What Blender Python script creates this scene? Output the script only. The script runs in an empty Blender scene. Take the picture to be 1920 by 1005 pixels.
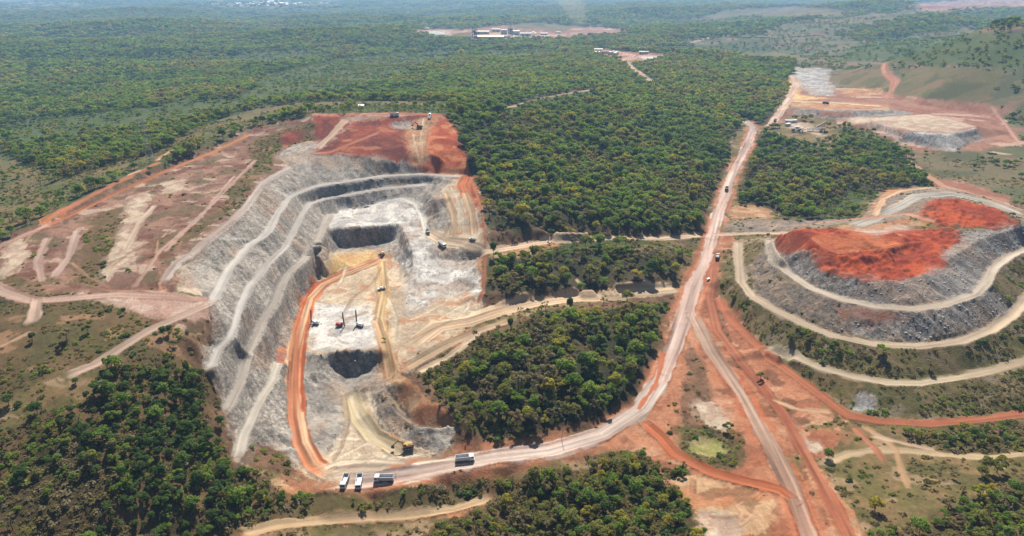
import bpy, bmesh, math, random
import numpy as np
from mathutils import Vector, Matrix
from mathutils.geometry import delaunay_2d_cdt
random.seed(7); rng = np.random.default_rng(11)
R = math.radians
sc = bpy.context.scene; col = sc.collection

# ------------------------------------------------------------------ camera, sky, sun, exposure
H = 200.0; PITCH = R(22.6); F = 1280.0
cam_d = bpy.data.cameras.new('camera'); cam_d.sensor_width = 36; cam_d.lens = 24.0
cam_d.clip_start = 1; cam_d.clip_end = 60000
cam = bpy.data.objects.new('camera', cam_d); col.objects.link(cam)
cam.location = (0, 0, H); cam.rotation_euler = (math.pi/2 - PITCH, 0, 0); sc.camera = cam
SUN_EL, SUN_AZ = 51.0, 5.0          # azimuth from straight ahead, negative = to the left
w = bpy.data.worlds.new('World'); sc.world = w; w.use_nodes = True
nt = w.node_tree; sky = nt.nodes.new('ShaderNodeTexSky'); sky.sky_type = 'NISHITA'; sky.sun_disc = False
sky.sun_elevation = R(SUN_EL); sky.sun_rotation = R(SUN_AZ); sky.air_density = 1.0; sky.dust_density = 1.2
bg = nt.nodes['Background']; bg.inputs['Strength'].default_value = 0.052
nt.links.new(sky.outputs[0], bg.inputs[0])
sd = bpy.data.lights.new('sun', 'SUN'); sd.energy = 5.0; sd.angle = R(0.5); sd.color = (1.0, 0.93, 0.81)
sun = bpy.data.objects.new('sun', sd); col.objects.link(sun)
sdir = Vector((math.sin(R(SUN_AZ))*math.cos(R(SUN_EL)), math.cos(R(SUN_AZ))*math.cos(R(SUN_EL)), math.sin(R(SUN_EL))))
sun.rotation_euler = sdir.to_track_quat('Z', 'Y').to_euler(); sun.location = (0, 0, 800)
sc.view_settings.view_transform = 'Standard'; sc.view_settings.look = 'None'
sc.view_settings.exposure = 0.76; sc.view_settings.gamma = 1
sc.cycles.max_bounces = 5; sc.cycles.diffuse_bounces = 3; sc.cycles.glossy_bounces = 2
sc.cycles.transmission_bounces = 3; sc.cycles.volume_bounces = 1
sc.cycles.transparent_max_bounces = 4; sc.cycles.use_denoising = True

# ------------------------------------------------------------------ pixel <-> world helpers (pixels of the 1920 px photograph)
sP, cP = math.sin(PITCH), math.cos(PITCH)
def ray(px, py):
    x = (np.asarray(px, float) - 960)/F; y = (502.5 - np.asarray(py, float))/F
    return x, cP + y*sP, -sP + y*cP
def unproj(px, py, z):
    dx, dy, dz = ray(px, py); t = (np.asarray(z, float) - H)/dz
    return t*dx, t*dy
def project(X, Y, Z):
    d = Y*cP - (Z - H)*sP; u = Y*sP + (Z - H)*cP
    d = np.where(np.abs(d) < 1e-6, 1e-6, d)
    return 960 + F*X/d, 502.5 - F*u/d, d

# ------------------------------------------------------------------ noise
TAB = rng.random((256, 256)).astype(np.float32)
def vn(x, y, s=0):
    x = np.asarray(x) + s*17.31; y = np.asarray(y) + s*31.77
    xi = np.floor(x).astype(np.int64); yi = np.floor(y).astype(np.int64)
    fx = (x - xi).astype(np.float32); fy = (y - yi).astype(np.float32)
    fx = fx*fx*(3 - 2*fx); fy = fy*fy*(3 - 2*fy)
    a = xi & 255; b = yi & 255; a1 = (xi + 1) & 255; b1 = (yi + 1) & 255
    return (TAB[a, b]*(1 - fx) + TAB[a1, b]*fx)*(1 - fy) + (TAB[a, b1]*(1 - fx) + TAB[a1, b1]*fx)*fy
def fbm(x, y, s=0, o=4, g=0.5):
    v = 0; a = 1; t = 0
    for k in range(o):
        v = v + a*vn(x*2**k, y*2**k, s + k*5); t += a; a *= g
    return v/t
def sstep(a, b, x):
    t = np.clip((x - a)/(b - a), 0, 1); return t*t*(3 - 2*t)

# ------------------------------------------------------------------ survey: break lines (px, py, z) of the mine and its surroundings
P3 = []                                   # world points
def pts(s):
    return [tuple(float(v) for v in q.split(',')) for q in s.split()]
def dens(w, step):
    out = [w[0]]
    for a, b in zip(w[:-1], w[1:]):
        n = max(1, int(math.ceil(np.linalg.norm(b[:2] - a[:2])/step)))
        for k in range(1, n + 1): out.append(a + (b - a)*k/n)
    return np.array(out)
def world_line(s):
    q = np.array(pts(s)); X, Y = unproj(q[:, 0], q[:, 1], q[:, 2])
    return np.stack([X, Y, q[:, 2]], 1)
def line(s, step=4.0): P3.extend(dens(world_line(s), step).tolist())
def offs(wl, d):
    t = np.gradient(wl[:, :2], axis=0); t /= np.maximum(np.linalg.norm(t, axis=1, keepdims=True), 1e-6)
    o = wl.copy(); o[:, 0] += -t[:, 1]*d; o[:, 1] += t[:, 0]*d; return o
def bench(s, width, step=4.0, dz=0.0):    # a level strip: two edges (+ kerb berm)
    wl = dens(world_line(s), step)
    for d in (-width/2, width/2):
        P3.extend(offs(wl, d).tolist())
def spot(s): P3.extend(world_line(s).tolist())

# left wall of the pit
line('520,290,61 545,312,58.5 520,328,58 493,344,57.5 460,392,56 430,418,55.5 400,442,55 365,470,54 333,492,53 318,515,51 330,545,48 395,575,45')
T_A = '872,331,48 845,330,48 790,328,48.2 720,330,48.3 640,342,48 590,350,47.5 547,366,47 525,395,46.3 500,435,45.6 465,470,44.8 433,502,44 410,540,43.2 398,565,43'
T_B = '800,346,42 760,350,41.5 720,353,41 660,364,40 610,372,39 580,382,39 555,425,39 533,465,38.8 500,500,38.5 467,538,38 455,565,37.6 447,595,36.5 430,630,34.5 413,655,32.5 408,680,32 390,692,32.5'
T_C = '618,402,30.5 605,440,30 593,465,31 570,490,31.5 547,512,31 520,550,30 500,585,28.5 485,625,26.5 467,668,24 448,720,21 423,772,18.5'
T_D = '525,680,15 510,712,14.5 495,742,14 480,770,13.5 460,815,12 444,862,10.5'
def wobble(s_, amp, seed):               # benches are never ruled lines: nudge them sideways every few metres
    q = np.array(pts(s_)); g = np.random.default_rng(seed); o = []
    for a, b in zip(q[:-1], q[1:]):
        n = max(1, int(np.hypot(*(b[:2]-a[:2]))/16))
        for k in range(n): o.append(a + (b - a)*k/n)
    o = np.array(o + [q[-1]]); m = len(o); fz = np.clip((o[1:-1, 1] - 345)/70, 0, 1); n1 = g.normal(size=m); n1 = np.convolve(n1, [.25, .5, .25], 'same'); o[1:-1, 0] += n1[1:-1]*amp*fz; o[1:-1, 1] += np.convolve(g.normal(size=m), [.25, .5, .25], 'same')[1:-1]*amp*.35*fz; o[1:-1, 2] += np.convolve(g.normal(size=m), [.25, .5, .25], 'same')[1:-1]*.35*fz
    return ' '.join('%.1f,%.1f,%.2f' % tuple(v) for v in o)
T_A, T_B, T_C, T_D = wobble(T_A, 4.5, 1), wobble(T_B, 4.5, 2), wobble(T_C, 5, 3), wobble(T_D, 3, 4)
bench(T_A, 6.5); bench(T_B, 5.5); bench(T_C, 6); bench(T_D, 5)
# gray crest and red north slope
line('520,290,61 560,288,62 640,290,62 700,297,60.5 735,303,58 760,309,55 790,315,52.8 810,316,52.2 835,317,52 872,320,51.8')
line('585,216,79 640,214,80 700,213,80 760,213,80 830,216,78.5')
line('690,219,79 740,219,79.2 800,219,78'); line('700,233,74.5 745,234,74.2 775,232,74.5 800,222,77')
spot('620,225,76.5 660,225,76 600,270,65.5 650,265,68 700,250,71 740,250,70.5 755,275,66 700,285,63.5 640,281,64')
line('765,245,71 762,265,67 768,290,61.5 780,307,55'); line('795,245,71 800,265,67 806,290,61.5 812,308,54.6')
spot('785,238,73 782,268,65 788,300,58 830,225,76 850,262,68.5 868,300,58 820,260,69.5 822,290,63 838,308,54.6')
line('836,222,76 862,270,66 880,318,53 884,330,47.5 892,350,46 903,395,44 910,440,37 912,470,31 908,510,26 905,545,21.5 912,565,19')
spot('545,275,62 600,283,62.3 620,255,69 650,222,77.5 580,262,64 540,285,61.5')
# upper bench, its face, drill bench
line('625,405,30 640,396,30 690,388,31 740,374,35 770,370,36')
line('618,428,29.5 660,427,29.5 700,424,29.5 745,419,29.5'); line('628,461,17.3 660,462,17 700,455,17.6 738,443,21.5'); line('650,470,16 700,464,16.2 735,455,17.5')
line('622,474,16.3 606,496,15.6 596,510,15.5 588,540,15.5 582,570,15.2')
spot('660,480,15.5 700,490,15.5 740,500,16.5 640,520,15.2 700,540,15 740,560,16 640,590,15 690,600,15 725,610,15 640,640,15')
# white rubble ridge between the drill bench and the east benches
line('752,425,29.5 765,450,29 772,470,27 778,495,24 765,530,20 752,560,18'); line('746,446,24 750,470,20 752,500,16.5 745,530,16')
line('770,385,33 790,400,31 797,430,29 820,452,28.5 850,465,29 905,472,30')
line('790,478,26 830,485,23.5 870,490,23 900,486,25'); spot('800,520,21.5 840,530,20.5 880,540,20 850,570,18.5 800,570,18.5 780,600,17')
spot('830,395,38 815,375,42 850,370,43 880,380,43 860,420,36 890,430,36 830,430,32 870,350,45.5 820,405,33 800,360,40 845,345,46')
line('560,545,22 545,575,20 530,610,18.5 520,650,15.5 505,690,14')
# red ramp road down to the entrance
bench('715,485,16 650,512,15.8 605,533,15.5 580,560,15 566,610,14.5 556,660,12.5 553,720,9 556,780,5.5 566,830,2.5 588,870,0.5 625,892,0', 8.5)
line('618,660,15 640,659,15 670,657,15 702,655,15'); line('626,694,5.5 650,705,3.6 675,703,3.8 698,695,5'); line('598,664,14.3 594,690,11 596,715,8 602,745,5')
spot('590,720,6 600,770,3 640,740,3 660,790,1.2 620,850,0 690,760,3 700,810,1 740,850,0 780,850,0')
line('705,655,15 725,660,15 745,690,13 740,715,11 715,700,9'); spot('720,610,15 760,640,15.5')
line('715,708,9.5 725,740,8 745,770,7 780,797,6.5 820,800,6.5 858,797,6.5')
line('770,720,12 800,745,11 850,780,9 880,790,9'); line('735,752,3.5 760,785,2.2 790,806,1.6 850,808,1.4'); spot('790,760,9.5 840,790,8')
line('770,660,15.2 800,655,15.5 850,630,16 900,610,16.5'); line('775,705,10 800,690,11.5 850,650,14.5 905,622,16')
spot('530,880,4 500,880,7 470,870,8.5 545,840,4.5 530,760,8 520,800,7 500,850,6 480,830,9')
# plateau and left hill
spot('480,300,63 430,350,60 380,400,58 300,450,55.5 250,520,52 200,540,50 110,440,55 60,480,52 20,510,50 150,500,52 540,235,72 500,270,66 570,240,72')
bench('472,252,66 400,286,63 300,326,60 200,371,58 130,405,56 95,420,55.5', 7)
line('480,235,69.5 400,264,67.5 300,303,65 200,348,62 110,396,59.5 60,420,57.5 0,450,54 -80,470,50')
spot('200,600,47 100,600,49 30,560,50 0,650,46 100,700,43 200,700,42 0,800,36 330,620,44 280,600,46 370,640,41 380,700,32.5 385,740,27 405,790,20 425,800,16 436,845,11.5')
spot('200,850,29 100,950,24 300,900,21 400,890,13 0,1005,22 300,1005,10 470,905,6 540,930,1 100,820,34 300,780,30 420,870,11.5 380,800,22')
# beyond the ridge and the forest
spot('0,400,47 150,310,48 300,245,48 150,250,38 0,300,36 450,190,50 600,190,64 700,196,74 830,206,74 900,210,70 1000,200,60 1000,300,50 950,400,43 925,300,54 1100,300,43 1100,400,37')
spot('1200,300,38 1300,300,33 1300,400,27 1200,425,28 1100,430,33 1200,200,45 1100,160,50 0,200,22 300,150,28 600,130,36 900,130,42 1150,125,38 1300,130,38 1500,110,38 -80,300,30')
spot('0,80,15 400,60,18 760,60,20 960,66,18 1180,60,22 1400,70,45 1600,60,60 1750,60,80 1900,50,110 1920,20,160 1700,20,110 1500,25,70 1300,30,40 0,25,20 500,20,20 1000,15,20 1700,120,45 1900,150,45 1900,250,38')
# road level of the east side
F1 = '1395,225,33 1413,238,32 1402,270,29 1372,330,25 1347,400,20 1337,440,18 1322,490,15 1300,540,11 1285,590,8 1265,650,6 1240,710,4 1205,765,2.5 1130,815,1.5 1030,845,1 930,857,0.5 850,872,0 760,890,0 690,900,0 640,905,0'
F2 = '1298,590,8 1335,660,7 1390,740,5 1440,830,4 1480,910,3 1515,1000,2 1540,1060,2'
bench(F1, 12); bench(F2, 10)
bench('1282,540,11 1200,550,13 1100,557,15 1000,568,16.5 930,585,17 880,602,17', 8)
line('900,548,22.5 950,552,22 995,550,21.5'); line('1000,540,21.5 1100,540,20 1200,530,18 1265,510,16')
bench('905,474,30 975,462,30 1060,447,28 1150,447,25.5 1240,448,22 1325,440,18.3', 7)
line('915,437,38 1000,432,36 1100,434,33')
spot('940,500,26 1050,480,26 1150,480,24 1250,475,20 1000,520,23 1150,520,20')
spot('850,650,16 900,640,16 1000,600,17 1100,580,17 1200,570,13.5 1230,610,10 1200,690,7 1100,700,12 1000,700,13 900,740,10 1000,790,6 1100,780,5 1180,740,5 900,800,4 950,830,2')
line('620,915,-0.5 680,922,-1.5 760,905,-1 850,895,-1 950,880,-1 1050,862,-0.3'); spot('560,930,-2 700,940,-5 850,920,-5 950,900,-4 1100,870,-2 1200,810,0.5')
spot('450,1000,3 600,975,-3 800,970,-6 920,935,-6 700,1005,-7 1000,960,-7 1100,960,-5 1200,900,-2 1300,960,-1 1250,870,0')
spot('1330,835,-1 1290,835,1.5 1330,800,2 1370,835,1.5 1330,875,1 1310,720,5 1280,760,3 1400,900,2.5 1400,960,2 1450,950,2.5')
# spoil heap
R0 = '1345,555,9.5 1370,600,8.5 1410,640,7.5 1470,690,6 1530,735,5 1590,780,4 1650,790,4 1740,795,4 1830,788,4 1930,775,5 2050,750,6'
R1 = '1430,650,10 1480,665,10.5 1540,690,11 1600,706,11 1660,718,11 1720,719,11 1800,708,11 1860,695,11.5 1930,675,12 2030,640,12'
R2 = '1383,452,18 1385,490,18.5 1390,530,19 1410,556,19.5 1450,580,20 1500,606,20 1560,630,20 1640,646,20 1720,650,20 1800,640,20.5 1860,618,21 1900,590,22 1925,560,22 1990,500,22'
R3 = '1442,450,27 1450,480,28 1475,510,29 1520,540,30 1580,562,30.5 1640,575,30.5 1710,580,31 1770,572,31 1830,552,31.5 1850,530,32 1862,503,32 1890,482,32 1930,464,32'
bench(R0, 7); bench(R1, 6.5); bench(R2, 7); bench(R3, 7)
line('1448,450,33 1464,480,35 1510,470,39 1550,505,39 1620,522,39 1690,525,39 1735,515,39 1775,488,40 1830,452,41 1900,430,42 1970,425,42')
spot('1360,480,16 1370,540,15.5 1365,580,10 1410,600,12 1440,630,11.5 1380,620,8.5')
line('1515,462,43 1550,474,42.5 1600,480,42 1650,473,42 1695,457,41.7'); line('1522,472,38.5 1560,484,37.5 1610,489,37 1660,482,37.3 1705,467,38.5 1760,447,40')
line('1452,447,34 1480,434,40 1500,430,45 1515,440,45 1528,462,43'); spot('1600,505,36.5 1680,505,36.5 1640,495,36.5 1730,480,38')
spot('1540,440,42 1600,440,42.3 1650,436,42.3 1700,440,42 1780,425,42.5 1820,435,42')
line('1735,380,46 1780,375,48 1830,383,49 1870,397,48 1915,425,44'); line('1725,405,42.5 1760,415,42.3 1830,418,43 1880,422,43')
line('1350,428,19 1420,430,20 1480,428,26 1540,420,32 1600,416,36'); spot('1500,424,34')
bench('1600,425,38 1650,405,38 1690,385,38 1720,368,38 1780,362,39 1850,378,40 1920,405,40 1990,430,38', 12)
line('1540,412,26 1600,410,27 1625,385,28 1650,360,28 1720,350,29 1800,352,31 1900,375,32 1990,400,32')
spot('1400,390,20 1450,400,21 1500,400,23 1560,400,24 1420,340,24 1600,350,27 1700,330,30 1450,270,32 1550,270,34 1650,290,32 1800,300,33 1900,330,33 1380,300,28')
# tailings tips at upper right
line('1480,202,44 1520,205,44.5 1560,208,44.5 1620,208,44 1680,205,44'); line('1488,216,38 1560,223,37 1620,218,39 1690,213,42')
line('1630,226,48 1680,243,47.5 1730,252,47.5 1780,253,47.5 1830,243,48 1835,235,48'); line('1660,247,43 1690,257,42 1740,266,41.5 1788,268,41.5 1832,252,43'); line('1632,243,40 1690,264,38 1740,276,37 1790,282,37 1838,262,39')
spot('1450,235,33 1480,190,38 1490,150,38 1550,150,39 1550,185,43 1640,190,44 1700,225,48 1800,230,48 1740,215,47.5 1880,220,40 1720,195,44')
spot('1490,240,33 1540,250,33 1570,235,35')
# lower right
spot('1560,870,3 1640,846,4 1750,850,4 1920,855,6 1700,900,3 1900,950,6 1600,960,3 1750,830,3.5 1900,825,4.5 1500,800,4.5 1560,790,4 1480,750,5.5 1540,920,3')
spot('-400,400,40 -400,700,35 -400,1000,20 -200,1200,12 500,1200,-4 1000,1200,-6 1500,1200,2 2000,1200,4 2300,1000,5 2300,700,10 2300,500,25 2300,300,35 2100,560,22 2100,650,12')
for x, y, z in ((-18000, -6000, 0), (18000, -6000, 0), (-18000, 22000, 40), (18000, 22000, 160), (0, 22000, 40), (0, -3000, 0), (-3000, 0, 10), (3000, 0, 10),
                (-6000, 5000, 20), (6000, 5000, 120), (0, 5500, 20), (-4000, 9000, 25), (4000, 9000, 110), (0, 9500, 15), (-300, 30, 5), (300, 30, 4), (0, 0, 0), (0, 120, -6), (2500, 2200, 70), (-2500, 2200, 30)):
    P3.append([x, y, z])
P = np.array(P3); P = P[np.isfinite(P).all(1)]
key = np.round(P[:, :2]/1.6).astype(int); _, ui = np.unique(key, axis=0, return_index=True); P = P[np.sort(ui)]
tv, _, tf, _, _, _ = delaunay_2d_cdt([Vector((a, b)) for a, b in P[:, :2]], [], [], 0, 1e-4)
TV = np.array([(v.x, v.y) for v in tv]); assert len(TV) == len(P)
TF = np.array([f[:3] for f in tf])

class Raster:
    def __init__(s, x0, x1, y0, y1, h):
        s.x0, s.y0, s.h = x0, y0, h; s.nx = int((x1 - x0)/h) + 1; s.ny = int((y1 - y0)/h) + 1
        s.x1, s.y1 = x0 + (s.nx - 1)*h, y0 + (s.ny - 1)*h
        s.z = np.zeros((s.ny, s.nx), np.float32); s.c = np.zeros((s.ny, s.nx), np.uint8)
    def tin(s):
        for f in TF:
            a, b, c = TV[f]; za, zb, zc = P[f, 2]
            i0 = max(0, int(math.ceil((min(a[0], b[0], c[0]) - s.x0)/s.h))); i1 = min(s.nx - 1, int((max(a[0], b[0], c[0]) - s.x0)/s.h))
            j0 = max(0, int(math.ceil((min(a[1], b[1], c[1]) - s.y0)/s.h))); j1 = min(s.ny - 1, int((max(a[1], b[1], c[1]) - s.y0)/s.h))
            if i1 < i0 or j1 < j0: continue
            D = (b[1]-c[1])*(a[0]-c[0]) + (c[0]-b[0])*(a[1]-c[1])
            if abs(D) < 1e-9: continue
            X = s.x0 + np.arange(i0, i1+1)*s.h; Y = (s.y0 + np.arange(j0, j1+1)*s.h)[:, None]
            l0 = ((b[1]-c[1])*(X-c[0]) + (c[0]-b[0])*(Y-c[1]))/D; l1 = ((c[1]-a[1])*(X-c[0]) + (a[0]-c[0])*(Y-c[1]))/D; l2 = 1-l0-l1
            m = (l0 > -1e-6) & (l1 > -1e-6) & (l2 > -1e-6)
            v = s.z[j0:j1+1, i0:i1+1]; v[m] = (l0*za + l1*zb + l2*zc)[m]
    def blur(s, n=1):
        for _ in range(n):
            z = np.pad(s.z, 1, mode='edge'); s.z = (4*z[1:-1, 1:-1] + z[:-2, 1:-1] + z[2:, 1:-1] + z[1:-1, :-2] + z[1:-1, 2:])/8
    def inside(s, X, Y): return (X > s.x0 + s.h) & (X < s.x1 - s.h) & (Y > s.y0 + s.h) & (Y < s.y1 - s.h)
    def get(s, X, Y):
        u = np.clip((X - s.x0)/s.h, 0, s.nx - 1.001); v = np.clip((Y - s.y0)/s.h, 0, s.ny - 1.001)
        i = u.astype(int); j = v.astype(int); fx = u - i; fy = v - j
        return (s.z[j, i]*(1-fx) + s.z[j, i+1]*fx)*(1-fy) + (s.z[j+1, i]*(1-fx) + s.z[j+1, i+1]*fx)*fy
    def cls(s, X, Y):
        i = np.clip(((X - s.x0)/s.h + .5).astype(int), 0, s.nx-1); j = np.clip(((Y - s.y0)/s.h + .5).astype(int), 0, s.ny-1)
        return s.c[j, i]
    def fill(s, poly, k):
        px, py = poly[:, 0], poly[:, 1]; qx, qy = np.roll(px, -1), np.roll(py, -1)
        j0 = max(0, int((py.min() - s.y0)/s.h)); j1 = min(s.ny - 1, int((py.max() - s.y0)/s.h) + 1)
        for j in range(j0, j1 + 1):
            y = s.y0 + j*s.h + 1e-5; m = (py <= y) != (qy <= y)
            if not m.any(): continue
            xs = np.sort(px[m] + (y - py[m])*(qx[m] - px[m])/(qy[m] - py[m]))
            for a, b in zip(xs[::2], xs[1::2]):
                i0 = max(0, int(math.ceil((a - s.x0)/s.h))); i1 = min(s.nx - 1, int((b - s.x0)/s.h))
                if i1 >= i0: s.c[j, i0:i1+1] = k
NR = Raster(-640, 640, 60, 1300, 1.0); FR = Raster(-13000, 13000, -3000, 17000, 14.0)
NR.tin(); FR.tin(); NR.blur(2); FR.blur(3)
def hbase(X, Y):
    X = np.asarray(X, float); Y = np.asarray(Y, float)
    z = np.where(NR.inside(X, Y), NR.get(X, Y), FR.get(X, Y))
    far = sstep(900, 2600, np.hypot(X, Y)); mid = sstep(420, 900, np.hypot(X, Y))
    z = z + far*((fbm(X/800, Y/520, 3, 4) - .5)*120) + mid*(fbm(X/170, Y/110, 4, 2) - .5)*12*(1 - far*.4)*np.where((X > 150) & (Y < 1400), .25, 1)
    return z
def raycast(px, py):
    dx, dy, dz = ray(px, py); dx = np.atleast_1d(dx); dy = np.atleast_1d(dy); dz = np.atleast_1d(dz)
    T = np.geomspace(120, 16000, 520); hit = np.full(len(dx), T[-1]); lo = np.full(len(dx), T[0]); done = np.zeros(len(dx), bool)
    for t in T:
        b = (H + t*dz < hbase(t*dx, t*dy)) & ~done
        hit[b] = t; done |= b; lo[~done] = t
    for _ in range(12):
        m = (lo + hit)/2; b = H + m*dz < hbase(m*dx, m*dy); hit = np.where(b, m, hit); lo = np.where(b, lo, m)
    return hit*dx, hit*dy
# ------------------------------------------------------------------ ground cover zones: outlines in photo pixels dropped onto the terrain
def lin(c):
    c = np.asarray(c, float)/255; return np.where(c <= .04045, c/12.92, ((c + .055)/1.055)**2.4)
KA = 0.60
#      name: colour 1, colour 2, patch size m, relief m, relief size m
CL = {
 'FAR':   ((64, 80, 40), (80, 90, 48), 60, .5, 20), 'FOREST': ((58, 60, 36), (88, 76, 52), 14, .4, 8),
 'DARKF': ((84, 74, 46), (116, 92, 64), 12, .9, 9), 'SCRUBG': ((98, 104, 62), (132, 112, 78), 16, .7, 9),
 'SCRUBB':((98, 90, 56), (118, 96, 66), 18, .9, 12), 'PLATEAU':((166, 128, 108), (138, 104, 88), 14, .8, 9),
 'PALE':  ((216, 196, 172), (192, 164, 144), 6, .4, 5), 'GRAY':  ((202, 192, 180), (172, 164, 155), 7, 1.3, 7),
 'WHITE': ((244, 238, 230), (214, 208, 203), 8, .5, 4), 'WALLW': ((240, 235, 228), (206, 199, 192), 7, 1.7, 6),
 'CREAM': ((226, 204, 176), (200, 178, 152), 10, .35, 6),
 'RED':   ((160, 80, 58), (126, 66, 54), 12, .6, 4), 'ORANGE': ((200, 112, 72), (176, 84, 54), 9, .5, 5),
 'HEAPRED':((204, 94, 52), (166, 70, 44), 8, .8, 5), 'RUBBLE': ((178, 170, 163), (142, 135, 131), 5, 1.2, 4),
 'VEGSLOPE':((128, 118, 74), (144, 124, 90), 8, .9, 5), 'REDDIRT':((190, 132, 100), (168, 108, 80), 12, .5, 7),
 'SAVANNA':((104, 108, 72), (124, 112, 82), 50, .6, 16), 'TAN':   ((206, 168, 130), (182, 138, 104), 9, .5, 6),
 'POND':  ((150, 148, 84), (182, 168, 118), 4, .0, 5), 'BANK':  ((134, 102, 78), (112, 84, 66), 7, .9, 4),
 'FIELD': ((122, 110, 74), (106, 104, 62), 40, .3, 14), 'MIXSLOPE':((168, 146, 126), (142, 130, 120), 8, 1.0, 4),
 'TAIL':  ((158, 106, 86), (172, 128, 106), 14, .5, 9), 'SCRUBT': ((118, 108, 66), (140, 116, 80), 9, .6, 6),
 'LAWN':  ((76, 94, 46), (90, 102, 56), 30, .3, 12), 'ROAD': ((205, 183, 170), (190, 168, 155), 6, .06, 5),
 'FARTOWN':((130, 128, 110), (150, 140, 120), 120, .3, 20), 'DUMPGRAY': ((206, 203, 199), (170, 167, 165), 9, 1.4, 6),
 'RING': ((88, 78, 48), (108, 90, 60), 6, .8, 4), 'BUSH': ((108, 98, 62), (132, 110, 78), 8, .7, 5), 'YEL': ((232, 196, 138), (220, 176, 122), 9, .3, 6), 'PINKDUST': ((206, 178, 162), (188, 152, 136), 10, .4, 6),
}
CN = list(CL); CI = {n: i for i, n in enumerate(CN)}
ZONES = []
def zone(k, s): ZONES.append((k, s))
zone('SCRUBT', '1290,150 1990,150 1990,1080 -80,1080 -80,700 500,560 900,560 1300,430')
# far background
zone('SAVANNA', '1290,75 1420,60 1480,40 1700,18 1990,0 1990,340 1760,330 1640,290 1560,235 1640,200 1560,165 1490,130 1480,112 1400,96 1300,90')
zone('FAR', '1560,62 1680,38 1800,24 1990,12 1990,52 1800,52 1640,78')
zone('LAWN', '1600,84 1760,66 1990,66 1990,128 1760,122 1640,112 1560,118')
zone('FIELD', '1280,40 1370,18 1500,12 1620,24 1500,36 1400,32 1330,42')
zone('FIELD', '1530,132 1655,128 1668,165 1560,166 1540,148'); zone('FIELD', '1688,126 1860,128 1880,150 1850,194 1700,192 1668,188 1690,150')
zone('TAIL', '1700,10 1760,2 1920,-4 1990,0 1990,14 1850,14 1740,22'); zone('FIELD', '1290,94 1480,100 1500,112 1400,108')
zone('LAWN', '420,102 560,96 620,104 500,122 420,116'); zone('LAWN', '500,140 640,110 760,100 880,96 760,140 640,170 520,190 430,196')
zone('LAWN', '0,232 150,215 330,195 520,175 440,205 300,235 150,262 0,280'); zone('LAWN', '860,98 1000,92 1080,100 940,112')
zone('LAWN', '1180,92 1380,80 1500,96 1280,100')
zone('TAIL', '762,58 800,53 860,56 900,52 1000,44 1080,49 1150,53 1180,55 1170,62 1100,68 1050,74 960,73 900,76 840,72 790,64')
zone('FIELD', '840,66 872,62 890,72 860,75'); zone('FIELD', '950,46 1010,43 1080,50 1060,58 980,56')
zone('PALE', '770,58 830,56 850,64 800,66'); zone('PALE', '1010,66 1060,64 1050,74 1000,74'); zone('PALE', '900,64 960,60 1000,70 920,76')
zone('TAIL', '1090,97 1130,93 1180,97 1260,103 1240,110 1212,116 1190,120 1165,112 1130,104'); zone('WHITE', '1195,106 1230,104 1245,108 1215,114')
zone('FARTOWN', '380,-2 640,-4 640,10 520,16 400,14'); zone('FARTOWN', '0,0 160,2 150,14 60,20 0,20')
zone('LAWN', '935,203 1000,188 1060,178 1115,166 1130,172 1060,194 1000,208 950,217')
# west of the ridge and the hill
zone('SCRUBG', '-80,440 0,440 70,408 270,312 470,236 570,210 700,203 850,203 850,190 660,190 560,192 470,205 360,240 300,285 200,310 100,345 0,372 -80,390')
zone('SCRUBG', '-80,300 0,290 120,330 0,380 -80,385'); zone('LAWN', '590,200 720,196 850,200 850,212 700,210 590,211')
zone('PLATEAU', '-40,470 0,450 60,425 95,412 200,362 300,316 400,276 470,238 600,212 600,285 520,290 545,312 495,343 400,442 333,492 330,545 395,575 405,610 350,622 280,600 230,572 130,548 60,555 0,540 -40,520')
zone('SCRUBB', '-80,530 0,540 60,555 130,550 230,574 290,605 360,628 400,640 380,690 330,690 200,690 120,720 0,770 -80,790')
zone('SCRUBB', '178,400 240,385 250,400 215,470 180,540 130,530 150,480'); zone('SCRUBB', '470,262 600,225 590,262 520,280 505,320 440,372 420,360 470,310')
zone('SCRUBB', '355,430 440,360 470,370 410,415 360,450 300,480 310,460'); zone('SCRUBB', '0,520 40,512 58,528 40,542 5,540')
zone('PALE', '240,370 285,355 270,395 245,440 250,480 200,530 190,525 215,450 235,400'); zone('PALE', '300,345 350,335 345,355 305,365'); zone('PALE', '5,460 50,440 50,480 20,520 0,515')
zone('PALE', '330,495 360,478 395,500 400,560 340,545'); zone('BANK', '100,405 200,352 300,310 410,268 400,282 300,322 200,366 130,402 120,415')
zone('PINKDUST', '130,548 230,556 330,550 398,566 405,610 350,600 280,596 210,572'); zone('RED', '525,250 570,242 565,262 530,275')
# lower left
zone('DARKF', '-80,780 0,765 110,705 200,688 330,690 378,692 385,800 440,870 520,900 560,925 640,925 850,905 930,895 925,935 800,965 600,970 470,985 400,1080 -80,1080')
zone('BUSH', '560,930 700,935 850,905 915,905 920,930 830,962 640,962 520,960'); zone('TAN', '450,1000 520,985 640,972 760,965 850,955 915,928 925,940 860,968 760,980 640,984 540,990 470,1012')
zone('SCRUBT', '-80,770 0,760 110,700 200,690 190,740 90,770 0,820 -80,850'); zone('DARKF', '380,690 440,770 445,800 430,860 380,800')
zone('BANK', '330,640 400,610 420,650 395,700 360,690'); zone('BANK', '385,760 440,770 450,850 430,860 395,800')
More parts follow.
